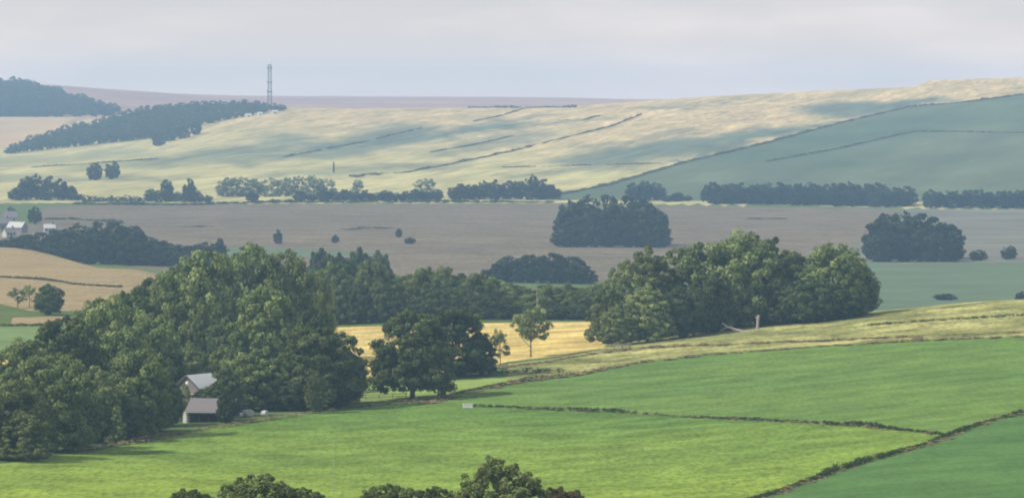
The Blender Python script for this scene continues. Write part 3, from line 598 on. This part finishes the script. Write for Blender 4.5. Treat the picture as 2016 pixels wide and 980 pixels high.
tree('far2', 221, ground(221, 353, 'f'), 318, 30, 'hazy tree on the down, right one of the pair')
# --- wood climbing the down to the mast
bot = [(14, 304), (150, 289), (300, 274), (350, 262), (400, 247), (450, 236), (500, 228), (560, 217)]
topl = [(14, 290), (60, 268), (130, 246), (200, 231), (260, 214), (320, 203), (400, 198), (480, 196), (520, 199), (560, 208)]
def lerp(t, u):
    return float(np.interp(u, [p[0] for p in t], [p[1] for p in t]))
def wood(name, spots, label, mat='leaff', seed=3):
    bv, bf, bt = WV; rng = np.random.RandomState(seed); vs, fs, ts, off = [], [], [], 0
    for q, (u, D, h, w) in enumerate(spots):
        p = spot(u, D); c, s_ = math.cos(q), math.sin(q); vv_ = bv * np.array([w, w, h])
        vv_ = np.stack([vv_[:, 0] * c - vv_[:, 1] * s_, vv_[:, 0] * s_ + vv_[:, 1] * c, vv_[:, 2]], 1) + np.array(p)
        vs.append(vv_); fs.append(bf + off); ts.append(bt * .5 + rng.uniform(0, .5)); off += len(bv)
    tag(link(name, mesh_np(name, np.concatenate(vs), np.concatenate(fs), np.concatenate(ts)), None, M[mat]), label, 'wood', kind='stuff')
WV = crown_data(46, [(0, 0, .48, .42, .42, .46)] + rl(140, 5, .25, .3, .6, .16, .24), 60, 26, .05, rc=(.10, .15))
sp_ = []
for u in np.arange(18, 562, 11.5):
    vb, vt = lerp(bot, u), lerp(topl, u); D0 = ground(u, vb, 'f'); hpx = 27 if u < 330 else 18
    n = max(1, int(round((vb - vt - hpx) / 8.0)) + 1)
    for j in range(n):
        tp = vb - hpx - (vb - hpx - vt) * (j / max(1, n - 1)) if n > 1 else vt
        D = min(ground(u, tp + hpx * .9, 'f') if j else D0 + 12, 5000); uu = u + RNG.uniform(-5, 5); p = spot(uu, D)
        tp += RNG.uniform(-2.5, 2.5); sp_.append((uu, D, max(6, CZ - (tp - VH) / F * D - p.z), (27 if u < 330 else 21) * RNG.uniform(.8, 1.2) / F * D))
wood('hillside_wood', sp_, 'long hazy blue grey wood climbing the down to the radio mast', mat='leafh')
for u, tp, w in ((312, 262, 26), (335, 252, 28), (360, 247, 28), (385, 240, 26)):
    tree(FK[u % 4], u, ground(u, tp + 26, 'f'), tp, w, 'rounded tree in the spur bulging below the hillside wood, %s' % nth((312, 335, 360, 385).index(u), 4), 'trees in the spur below the wood')
# --- far wood on the horizon at left: one mass
rng = np.random.RandomState(3); sp_ = []
for q in range(620):
    u = rng.uniform(-260, 245); D = rng.uniform(5560, 6600)
    if u > 60 and row(u, D) < 178 + max(0, u - 60) * .30: continue
    h = rng.uniform(12, 19); sp_.append((u, D, h, h * 1.4))
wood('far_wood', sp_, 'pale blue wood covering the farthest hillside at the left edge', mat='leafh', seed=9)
# --- bushes at the bottom edge, close to the viewer
for ky, u, D, tp, w, lb in (('thornm', 372, 425, 964, 150, 'low dark bush at the bottom edge, leftmost of the row'),
                            ('thornm', 510, 420, 936, 210, 'dark rounded bush at the bottom edge, left of the field middle'),
                            ('thornm', 592, 428, 962, 130, 'low dark bush on the right flank of the rounded bottom bush'),
                            ('thornm', 765, 425, 955, 165, 'low dark bush at the bottom edge left of the tall pale bush'),
                            ('thornm', 855, 430, 959, 120, 'small dark bush tucked against the left of the tall pale bush'),
                            ('thornp', 985, 420, 903, 215, 'tall pale green bush with ragged top at the bottom edge'),
                            ('thornb', 1105, 425, 962, 130, 'low brownish bush at the bottom edge right of the tall pale bush')):
    tree(ky, u, D, tp, w, lb, cat='bush', name='bush')

# ------------------------------------------------------------------ hedges, banks of dry grass
def hedge(name, pts, zone, h, w, mat, label, cat='hedge', dens=6, size=.22, seed=1, kind=None, gap=.12, group=None):
    P = []
    for (u0, v0), (u1, v1) in zip(pts, pts[1:]):
        n = max(2, int(abs(u1 - u0) / 25))
        for j in range(n): t = j / n; P.append((u0 + (u1 - u0) * t, v0 + (v1 - v0) * t))
    P.append(pts[-1]); G = np.array([(wx(u, D), D) for u, D in ((u, ground(u, v, zone)) for u, v in P)])
    seg = np.linalg.norm(np.diff(G, axis=0), axis=1); S = np.concatenate([[0], np.cumsum(seg)])
    rng = np.random.RandomState(seed); step = w * .45; s = np.arange(0, S[-1], step); s = s + rng.uniform(-.3, .3, len(s)) * step
    keep = np.sin(s * .11 + seed) + np.sin(s * .037 + 2 * seed) + rng.uniform(-1, 1, len(s)) > -2 + gap * 4
    s = s[keep]
    x = np.interp(s, S, G[:, 0]) + rng.normal(size=len(s)) * w * .25; y = np.interp(s, S, G[:, 1]) + rng.normal(size=len(s)) * w * .25
    hh = h * (0.65 + .35 * np.sin(s * .09 + seed) * np.sin(s * .031)) * rng.uniform(.6, 1.2, len(s))
    c = np.stack([x, y, height(x, y) + hh * .5], 1)
    v, f, t = leaves(rng, np.zeros((len(s), 3)), np.ones(len(s)), dens, size / max(h * .5, .01), 1.0)
    v = v.reshape(len(s), -1, 3) * np.stack([np.full(len(s), w * .5), np.full(len(s), w * .5), hh * .5], 1)[:, None, :] + c[:, None, :]
    o = link(name, mesh_np(name, v.reshape(-1, 3), f, t), None, M[mat])
    tag(o, label, cat, group, kind); return o
hedge('hedge', HEDGE_R, 'n', 1.0, 1.1, 'hedge', 'scrubby low hedge slanting up to the right between bright meadow and dark crop', dens=46, size=.13, seed=3, gap=.02)
hedge('hedge', HEDGE_M, 'n', .85, .9, 'hedge', 'thin low hedge crossing the green fields right of the white trough', dens=34, size=.12, seed=4, gap=.16)
hedge('dry_grass', HEDGE_M, 'n', .6, 2.6, 'straw', 'line of dry grass along the thin low hedge', 'grass', dens=10, size=.1, seed=5, kind='stuff')
hedge('dry_grass', [(p[0] + 6, p[1] - 1) for p in HEDGE_R], 'n', .5, 2.6, 'straw', 'dry grass growing along the slanting hedge', 'grass', dens=8, size=.1, seed=6, kind='stuff')
hedge('hedge', [(890, 741), (1000, 735), (1100, 734)], 'n', 1.4, 2.0, 'hedge', 'dark low hedge running right from the layered tree', dens=40, size=.16, seed=7, gap=.0)
hedge('dry_grass', [(840, 796), (900, 778), (1000, 757), (1130, 740), (1260, 714), (1400, 699), (1600, 683), (1800, 672), (2016, 663), (2200, 658)], 'n', .7, 3.2, 'straw', 'tawny fringe of dry grass along the upper edge of the pasture', 'grass', dens=26, size=.13, seed=8, kind='stuff', gap=.02)
hedge('dry_grass', [(980, 726), (1060, 716), (1160, 698), (1260, 686), (1400, 680), (1600, 672), (1800, 663), (2016, 655)], 'n', .6, 3.0, 'straw', 'second tawny band of dry grass above the pasture', 'grass', dens=20, size=.13, seed=9, kind='stuff', gap=.08)
hedge('hedge', [(1700, 642), (1800, 634), (1900, 628), (2016, 622), (2150, 616)], 'n', .8, 1.8, 'hedge', 'low dark hedge line across the rough pasture right of the copse', dens=24, size=.14, seed=10, gap=.1)
hedge('hedge', [(895, 776), (1000, 756), (1120, 738)], 'n', .8, 1.4, 'hedge', 'low scrub line rising from the lone tree to the pasture corner', dens=24, size=.14, seed=11, gap=.1)
hedge('hedge', [(0, 546), (60, 549), (130, 556), (150, 560)], 'l', .8, 1.4, 'hedgef', 'dark hedge across the tawny hill, left length', dens=24, size=.25, seed=12)
hedge('hedge', [(148, 560), (190, 563), (240, 566)], 'l', .8, 1.4, 'hedgef', 'dark hedge across the tawny hill, right length behind the wood', dens=24, size=.25, seed=13)
hedge('hedge', [(-20, 642), (60, 641), (160, 638)], 'l', .8, 1.4, 'hedgef', 'hedge at the top of the green strip at the left edge', dens=24, size=.22, seed=14)
hedge('hedge', CROP_L, 'f', 1.5, 3, 'hedgef', 'long hedge climbing the down along the dark green crop', dens=26, size=.7, seed=15, gap=0)
hedge('hedge', [(690, 348), (800, 340), (880, 325), (1000, 300), (1100, 275), (1200, 250), (1262, 226)], 'f', 1.5, 2.4, 'hedgef', 'long thin hedge running diagonally over the pale down', dens=22, size=.6, seed=16, gap=.05)
hedge('hedge', [(560, 310), (640, 294), (720, 279), (830, 253)], 'f', 1.2, 2.4, 'hedgef', 'faint hedge line across the grey hollow of the down', dens=14, size=.6, seed=17, gap=.3)
hedge('hedge', [(930, 240), (980, 230), (1030, 215)], 'f', 1.2, 2.4, 'hedgef', 'short hedge line near the crest of the down', dens=16, size=.6, seed=18, gap=.2)
hedge('hedge', [(1510, 318), (1650, 293), (1800, 259), (1900, 260), (2030, 262)], 'f', 1.0, 2.4, 'hedgef', 'faint field line across the dark green hill', dens=14, size=.6, seed=19, gap=.1)
hedge('hedge', [(990, 330), (1150, 326), (1300, 322)], 'f', 0.9, 2.4, 'hedgef', 'faint level hedge line low on the down', dens=12, size=.6, seed=20, gap=.3)
hedge('hedge', [(1100, 238), (1150, 236), (1180, 228)], 'f', 1.0, 2.4, 'hedgef', 'short scrub line high on the pale down', dens=12, size=.6, seed=21, gap=.2)
hedge('hedge', [(420, 401), (700, 396), (1000, 394), (1090, 398)], 'm', 2.0, 5, 'hedge', 'dark hedge along the top edge of the brown field under the willows', dens=26, size=.7, seed=22, gap=0)
hedge('hedge', [(150, 402), (300, 404), (420, 403)], 'm', 2.0, 5, 'hedge', 'dark hedge along the top left edge of the brown field', dens=26, size=.7, seed=23, gap=0)
hedge('hedge', [(690, 452), (720, 449), (760, 450)], 'm', 0.5, 4, 'weed', 'short weedy line on the brown field near the small bushes', dens=6, size=.6, seed=24)
hedge('hedge', [(365, 447), (405, 446)], 'm', 0.5, 4, 'weed', 'short weedy line on the left part of the brown field', dens=6, size=.6, seed=25)
hedge('hedge', [(1480, 431), (1540, 431)], 'm', 0.5, 4, 'weed', 'short weedy line on the brown field above the copse', dens=6, size=.6, seed=26)
hedge('hedge', [(95, 432), (160, 432), (240, 440)], 'm', 1.6, 5, 'hedge', 'dark hedge above the long blue wood right of the cottages', dens=20, size=.6, seed=27)
hedge('hedge', [(922, 213), (1000, 213), (1135, 212)], 'f', 3.0, 3, 'hedge', 'thin dark tree line along the crest in front of the far purple ridge', dens=20, size=.8, seed=29, gap=0)
hedge('hedge', [(850, 300), (930, 286), (1010, 268)], 'f', 1.0, 2.4, 'hedgef', 'short scrub line above the long diagonal hedge', dens=12, size=.6, seed=30, gap=.25)
hedge('hedge', [(60, 330), (180, 322), (330, 312)], 'f', 1.0, 2.4, 'hedgef', 'faint scrub line on the down above the pair of hazy trees', dens=12, size=.6, seed=31, gap=.25)
hedge('rank_grass', [(-10, 905), (60, 897), (160, 886), (300, 866), (420, 843), (560, 822), (700, 800), (860, 793)], 'n', 1.0, 3.0, 'straw', 'strip of rank grass at the foot of the wood and farm', 'grass', dens=12, size=.16, seed=28, kind='stuff', gap=.2)

# ------------------------------------------------------------------ farm buildings
def gable(root, L_, Wd, eave, ridge, wall, roofm, ov=.3, th=.12, verge=None):
    """walls and two roof slopes; ridge along local x, gable ends at +-L/2"""
    mb = MB(); hw = Wd / 2
    mb.prism([(-L_/2, -hw, -.5), (-L_/2, hw, -.5), (-L_/2, hw, eave), (-L_/2, 0, ridge - .02), (-L_/2, -hw, eave)], (L_, 0, 0))
    mb.build('wall', wall, root)
    for s in (-1, 1):
        m2 = MB(); sl_ = (ridge - eave) / hw; e0 = hw + ov
        m2.prism([(-L_/2 - ov, s * e0, eave - ov * sl_ + .03), (-L_/2 - ov, 0, ridge + .03), (-L_/2 - ov, 0, ridge + .03 + th), (-L_/2 - ov, s * e0, eave - ov * sl_ + .03 + th)], (L_ + 2 * ov, 0, 0))
        m2.build('roof', roofm, root)
    if verge is not None:
        for s in (-1, 1):
            m3 = MB(); x0 = -L_/2 - ov - .06
            m3.prism([(x0, s * (hw + ov), eave - .35), (x0, 0, ridge - .1), (x0, 0, ridge + .3), (x0, s * (hw + ov), eave + .05)], (.05, 0, 0))
            m3.build('bargeboard', verge, root)
def win(root, x, y, z, w, h, ax='y', s=-1):
    f = MB(); g = MB(); d = .05 * s
    if ax == 'y':
        for x0, x1, z0, z1 in ((x - w/2 - .07, x - w/2, z - .07, z + h + .07), (x + w/2, x + w/2 + .07, z - .07, z + h + .07), (x - w/2, x + w/2, z - .07, z), (x - w/2, x + w/2, z + h, z + h + .07)):
            f.box(x0, x1, min(y, y + d), max(y, y + d), z0, z1)
        g.box(x - w/2, x + w/2, min(y, y + d * .5), max(y, y + d * .5), z, z + h)
    else:
        for y0, y1, z0, z1 in ((y - w/2 - .07, y - w/2, z - .07, z + h + .07), (y + w/2, y + w/2 + .07, z - .07, z + h + .07), (y - w/2, y + w/2, z - .07, z), (y - w/2, y + w/2, z + h, z + h + .07)):
            f.box(min(x, x + d), max(x, x + d), y0, y1, z0, z1)
        g.box(min(x, x + d * .5), max(x, x + d * .5), y - w/2, y + w/2, z, z + h)
    fo = f.build('window', M['white'], root); g.build('pane', M['glass'], fo)

# lower barn: grey roof slope facing the field, white end wall, open dark front
Db = ground(405, 832); bx = spot(410, Db)
barn = empty('barn', bx, math.radians(-8))
tag(barn, 'low barn with grey roof, dark open front and white left end by the bright field', 'barn')
mb = MB(); mb.prism([(-4.2, 0, -.6), (-4.2, 4.6, -.6), (-4.2, 4.6, 3.9), (-4.2, 0, 2.0)], (.3, 0, 0)); mb.build('end_wall', M['white'], barn)
mb = MB(); mb.prism([(4.0, 0, -.6), (4.0, 4.6, -.6), (4.0, 4.6, 3.9), (4.0, 0, 2.0)], (.3, 0, 0)); mb.build('end_wall', M['stone'], barn)
mb = MB(); mb.box(-3.9, 4.0, 4.3, 4.6, -.6, 3.85); mb.build('back_wall', M['stone'], barn)
mb = MB(); mb.box(-4.9, -4.2, -.2, 0.1, -.6, 2.1); mb.build('white_panel', M['white'], barn)
mb = MB(); mb.prism([(-4.5, -.45, 1.95), (-4.5, 4.9, 4.15), (-4.5, 4.9, 4.3), (-4.5, -.45, 2.1)], (9.1, 0, 0)); mb.build('roof', M['tile'], barn)
for x in (-3.7, -1.8, .1, 2.0, 3.7):
    mb = MB(); mb.box(x - .1, x + .1, 0, .2, -.6, 2.0); mb.build('post', M['red'] if x < -3 else M['timber'], barn)
for k in range(10):
    mb = MB(); mb.box(-3.8 + k * .78, -3.08 + k * .78, 1.2, 1.26, -.3, 1.5 + .05 * (k % 3)); mb.build('board', M['timber'], barn)
mb = MB(); mb.box(-4.5, 4.6, -.6, -.46, 1.88, 2.0); mb.build('gutter', M['sheet'], barn)
# farmhouse: weathered gable end towards the viewer, dark verge, pale sheet roof
fp = spot(370, Db + 15); zr = CZ - (741 - VH) / F * (Db + 13) - fp.z
fh = empty('farmhouse', fp + Vector((1.8, 3.2, 0)), math.radians(60))
tag(fh, 'farmhouse with pale sheet roof, dark bargeboard and weathered gable end above the low barn', 'house')
gable(fh, 8, 7.4, zr - 3.1, zr, M['stone'], M['sheet'], .35, .14, M['slate'])
win(fh, -4.0, -1.6, 1.0, .9, 1.0, 'x', -1); win(fh, -4.0, 1.4, 1.0, .9, 1.0, 'x', -1); win(fh, -4.0, -1.4, zr - 4.4, .8, .9, 'x', -1)
mb = MB(); mb.tube([(-4.06, 0, zr - 1.3), (-4.0, 0, zr - 1.3)], [.32, .32], 16); mb.build('round_vent', M['white'], fh)
mb = MB()
for k in range(14): mb.prism([(-4.2 + k * .62, -4.05, zr - 3.33), (-4.2 + k * .62, -.05, zr + .13), (-4.2 + k * .62, -.05, zr + .21), (-4.2 + k * .62, -4.05, zr - 3.25)], (.1, 0, 0))
mb.build('roof_ribs', M['sheet'], fh)
# pale wrapped bales and a gate in the yard under the trees
def bale(u, v, r, lbl, rz=0):
    D = ground(u, v); p = spot(u, D); o = MB()
    n = 16; pr = [(math.cos(2*math.pi*k/n) * r, 0, r * .95 + math.sin(2*math.pi*k/n) * r * .97) for k in range(n)]
    o.prism([(x * .93, -.62, r * .95 + (z - r * .95) * .93) for x, y, z in pr], (0, .06, 0)); o.prism([(x, -.56, z) for x, y, z in pr], (0, 1.12, 0)); o.prism([(x * .93, .56, r * .95 + (z - r * .95) * .93) for x, y, z in pr], (0, .06, 0))
    ob = o.build('bale', M['bale']); ob.location = p; ob.rotation_euler = (0, 0, rz); tag(ob, lbl, 'bale', 'pale bales in the farmyard')
bale(459, 822, .55, 'pale round bale nearest the barn in the farmyard', .5)
bale(472, 822, .5, 'small pale round bale, second from the barn', -.3)
bale(485, 820, .72, 'large pale bale, left of the big touching pair', 1.1)
bale(493, 820, .72, 'large pale bale, right of the big touching pair', .2)
bale(521, 819, .6, 'pale bale standing alone at the right of the yard', .9)
def cart(u, v, lbl):
    D = ground(u, v); r = empty('farm_trailer', spot(u, D), .2); tag(r, lbl, 'trailer')
    mb = MB(); mb.box(-1.6, 1.6, -.8, .8, .7, .8); mb.build('bed', M['rail'], r)
    for y in (-.8, .76): m2 = MB(); m2.box(-1.6, 1.6, y, y + .04, .8, 1.35); m2.build('side_board', M['sheet'], r)
    for s in (-1, 1): m3 = MB(); m3.tube([(.2, s * .92, .4), (.2, s * 1.08, .4)], [.4, .4], 14); m3.build('wheel', M['timber'], r)
    m4 = MB(); m4.tube([(-1.6, 0, .72), (-2.7, 0, .45)], [.06, .05], 6); m4.build('drawbar', M['timber'], r)
cart(436, 817, 'pale sided farm trailer parked beside the barn under the dark tree')
# white water trough at the field corner
D = ground(921, 803); tr_ = empty('water_trough', spot(921, D), .1)
tag(tr_, 'white water trough at the corner where the thin hedge begins', 'trough')
mb = MB(); mb.box(-.95, .95, -.35, -.27, .05, .8); mb.box(-.95, .95, .27, .35, .05, .8); mb.box(-.95, -.87, -.27, .27, .05, .8); mb.box(.87, .95, -.27, .27, .05, .8); mb.box(-.87, .87, -.27, .27, .05, .12); mb.build('tank', M['paint'], tr_)
mb = MB(); mb.box(-.99, .99, -.4, -.355, .74, .82); mb.box(-.99, .99, .355, .4, .74, .82); mb.build('rim', M['paint'], tr_)
for x in (-.7, .7): mb = MB(); mb.box(x - .1, x + .1, -.3, .3, -.2, .05); mb.build('foot', M['stone'], tr_)
# fallen trunk and pale stump in the copse
D = ground(1445, 650); p = spot(1445, D - 9); lg = MB()
lg.tube([(3.6, 0, -.05), (2.2, .1, .15), (.2, .2, .65), (-1.6, .1, 1.3), (-2.9, 0, 2.3)], [.42, .38, .34, .28, .16], 9)
lg.tube([(-1.4, .1, 1.2), (-2.4, -.5, 1.0), (-3.6, -.6, .2)], [.16, .12, .06], 6); lg.tube([(.2, .2, .7), (-.6, .7, 1.3), (-1.0, .9, 2.0)], [.12, .09, .04], 6)
ob = lg.build('fallen_trunk', M['deadwood']); ob.location = p; tag(ob, 'pale bare fallen trunk lying in front of the copse', 'fallen tree')
D = ground(1491, 648); p = spot(1491, D); st_ = MB()
st_.tube([(0, 0, -.3), (0, 0, .3), (.1, 0, 1.6), (.15, 0, 2.6), (.28, 0, 3.2), (.32, 0, 3.4)], [.42, .34, .32, .40, .36, .12], 9)
st_.tube([(.1, 0, 2.4), (-.5, .1, 3.1)], [.16, .08], 6)
ob = st_.build('tree_stump', M['deadwood']); ob.location = p; tag(ob, 'tall pale dead stump standing upright at the edge of the copse', 'tree stump')
for u, v, h, lb in ((1378, 655, 2.4, 'pale thin dead stem in the shade left of the fallen trunk'), (1388, 656, 1.6, 'short pale dead stem beside the thin one under the copse')):
    D = ground(u, v); st_ = MB(); st_.tube([(0, 0, -.2), (.05, 0, h * .5), (0, 0, h)], [.25, .2, .1], 7); ob = st_.build('tree_stump', M['deadwood']); ob.location = spot(u, D); tag(ob, lb, 'tree stump')
# timber feeders left of the copse
D = ground(1225, 686); fd = empty('cattle_feeder', spot(1225, D), -.15); tag(fd, 'low wooden cattle feeder at the left foot of the copse', 'feeder')
for x in (-1.8, 0, 1.8):
    for y in (-.5, .5): mb = MB(); mb.box(x - .06, x + .06, y - .06, y + .06, -.2, .9); mb.build('leg', M['rail'], fd)
mb = MB(); mb.box(-2, 2, -.56, .56, .55, .62); mb.build('tray', M['rail'], fd)
for y in (-.6, .56): mb = MB(); mb.box(-2, 2, y, y + .04, .62, .95); mb.build('board', M['rail'], fd)
# field fence at the foot of the left wood
def fence(pts, lbl, step=2.6, h=1.15):
    P = [spot(u, ground(u, v)) for u, v in pts]; r = empty('fence', P[0]); tag(r, lbl, 'fence'); o0 = Vector(P[0])
    pm = None; rm = None
    for a_, b_ in zip(P, P[1:]):
        n = max(1, int((b_ - a_).length / step)); dx, dy = (b_ - a_).x / n, (b_ - a_).y / n
        for j in range(n + 1):
            x, y = a_.x + dx * j, a_.y + dy * j; z = float(height(x, y))
            if pm is None: q = MB(); q.box(-.07, .07, -.07, .07, -.3, h); pm = q.mesh('post'); pm.materials.append(M['rail'])
            po = link('post', pm, r); po.location = Vector((x, y, z)) - o0
            if j < n:
                x2, y2 = x + dx, y + dy; z2 = float(height(x2, y2)); dd = Vector((x2 - x, y2 - y, z2 - z))
                if rm is None: q = MB(); q.box(0, 1, -.03, .03, -.06, .06); rm = q.mesh('rail'); rm.materials.append(M['rail'])
                for hz in (.45, .95):
                    ro = link('rail', rm, r); ro.location = Vector((x, y, z + hz)) - o0 + Vector((0, -.11, 0)); ro.scale = (dd.length, 1, 1)
                    ro.rotation_euler = dd.to_track_quat('X', 'Z').to_euler()
fence([(110, 890), (150, 889), (205, 884)], 'grey post and rail fence at the foot of the left wood')
fence([(655, 790), (720, 786), (800, 783)], 'grey post and rail fence running to the forked lone tree')

# ------------------------------------------------------------------ cottages in the hamlet at left
def cottage(u, v, L_, Wd, ev, rd, rz, lbl, roof='tile', wall='limewash'):
    D = ground(u, v, 'm'); r = empty('cottage', spot(u, D), rz); tag(r, lbl, 'cottage')
    gable(r, L_, Wd, ev, rd, M[wall], M[roof], .4, .18)
    for x in (-L_ * .3, L_ * .3): win(r, x, -Wd/2, ev * .45, 1.1, 1.1)
    mb = MB(); mb.box(-.5, .5, -Wd/2 - .06, -Wd/2, 0, 2.1); mb.build('door', M['timber'], r)
    mb = MB(); mb.box(L_*.28, L_*.28 + .9, -.45, .45, rd - .6, rd + 1.3); mb.build('chimney', M['stone'], r)
cottage(20, 441, 8, 6, 4.2, 7.6, .1, 'white rendered cottage with grey roof, uppermost in the hamlet')
cottage(34, 458, 10, 6, 3.2, 6.0, -.5, 'cottage with pale sunlit roof set askew below the upper white cottage', 'limewash', 'stone')
cottage(4, 452, 9, 6, 3.6, 6.6, .3, 'greyish cottage at the left edge of the picture', 'tile', 'stone')
cottage(18, 467, 6, 5, 2.6, 4.8, .6, 'small low cottage half hidden in the blue wood', 'tile', 'limewash')
cottage(97, 459, 6, 5, 3.0, 5.0, .2, 'tiny white cottage standing apart right of the hamlet', 'limewash', 'limewash')
# ------------------------------------------------------------------ mast with its huts, poles
D = 4880; base = spot(531, D); mast = empty('radio_mast', base)
tag(mast, 'tall grey lattice radio mast on the wooded crest', 'mast')
zt = CZ + (200 - 128) / F * D - base.z; wm = 2.2
for k in range(4):
    cx, cy_ = (-1 if k in (0, 3) else 1), (-1 if k < 2 else 1)
    mb = MB(); mb.tube([(cx * wm * 1.3, cy_ * wm * 1.3, -1), (cx * wm * .9, cy_ * wm * .9, zt * .3), (cx * wm * .7, cy_ * wm * .7, zt)], [.4, .34, .28], 6); mb.build('leg', M['steel'], mast)
nb = 11
for i in range(nb):
    z0, z1 = zt * i / nb, zt * (i + 1) / nb; w0 = wm * (1.3 - .6 * (z0 / zt)**.6); w1 = wm * (1.3 - .6 * (z1 / zt)**.6); mb = MB()
    cs = [(-1, -1), (1, -1), (1, 1), (-1, 1)]
    for j in range(4):
        a_, b_ = cs[j], cs[(j + 1) % 4]
        mb.tube([(a_[0] * w0, a_[1] * w0, z0), (b_[0] * w1, b_[1] * w1, z1)], [.17, .17], 5); mb.tube([(b_[0] * w0, b_[1] * w0, z0), (a_[0] * w1, a_[1] * w1, z1)], [.17, .17], 5)
        mb.tube([(a_[0] * w1, a_[1] * w1, z1), (b_[0] * w1, b_[1] * w1, z1)], [.17, .17], 5)
    mb.build('lattice', M['steel'], mast)
for z in (zt * .93, zt * .62, zt * .42):
    for s in (-1, 1): mb = MB(); mb.tube([(s * 1.7, -2.1, z), (s * 1.7, -2.6, z)], [1.1, 1.2], 14); mb.build('dish', M['steel'], mast)
mb = MB(); mb.box(-2.2, 2.2, -2.2, 2.2, zt, zt + .4); mb.build('platform', M['steel'], mast)
mb = MB(); mb.tube([(0, 0, zt + .4), (0, 0, zt + 4), (0, 0, zt + 7.5)], [.8, .75, .5], 10); mb.build('antenna', M['paint'], mast)
for u, v, sx, lb in ((489, 229, 5, 'small pale hut left of the mast foot'), (512, 226, 4, 'small pale hut at the mast foot'), (541, 222, 5, 'small pale hut right of the mast foot')):
    D = ground(u, v, 'f') - 25; r = empty('hut', spot(u, D), .2); tag(r, lb, 'hut')
    gable(r, sx * 1.3, 4, 2.6, 3.8, M['white'], M['sheet'], .25, .15)
    mb = MB(); mb.box(-.5, .5, -2.06, -2, 0, 2.1); mb.build('door', M['timber'], r)
def pole(u, D, top, r0, lbl, arm=True, mat='rail', name='pole'):
    p = spot(u, D); h = CZ - (top - VH) / F * D - p.z; r = empty(name, p); tag(r, lbl, 'pole')
    mb = MB(); mb.tube([(0, 0, -.5), (0, 0, h * .5), (0, 0, h)], [r0, r0 * .85, r0 * .7], 8); mb.build('shaft', M[mat], r)
    if arm: mb = MB(); mb.box(-.9, .9, -.08, .08, h - .6, h - .42); mb.build('crossarm', M[mat], r)
pole(657, ground(657, 340, 'f'), 319, .9, 'dark stout post on the down above the pale willows', False, 'timber')
pole(1057, 1200, 572, .10, 'pale pole in front of the dark belt above the young tree', False, 'deadwood')
pole(657, 655, 868, .055, 'very thin pale pole in the bright meadow above the bottom bushes', False, 'deadwood')

# ------------------------------------------------------------------ haze
zmin = float(Z.min()) - 1.5; zmax = max(CZ + 3, float(Z.max()) + 25, base.z + zt + 9) + 2
hx = float(np.abs(X).max()) + 30; hy0, hy1 = -60.0, float(Y.max()) + 30
mb = MB(); mb.box(-hx, hx, hy0, hy1, zmin, zmax)
hm = bpy.data.materials.new('haze'); hm.use_nodes = True; n = hm.node_tree.nodes; n.clear()
pv = n.new('ShaderNodeVolumePrincipled'); pv.inputs['Density'].default_value = 1.1e-4; pv.inputs['Color'].default_value = (.43, .67, 1.0, 1); pv.inputs['Anisotropy'].default_value = 0.0
o_ = n.new('ShaderNodeOutputMaterial'); hm.node_tree.links.new(pv.outputs[0], o_.inputs['Volume'])
tag(mb.build('haze', hm), kind='stuff')
for o in bpy.data.objects:
    if 'label' in o and len(o['label'].replace('-', ' ').split()) > 16: print('LONG', len(o['label'].split()), o['label'])
print('done', len(bpy.data.objects))
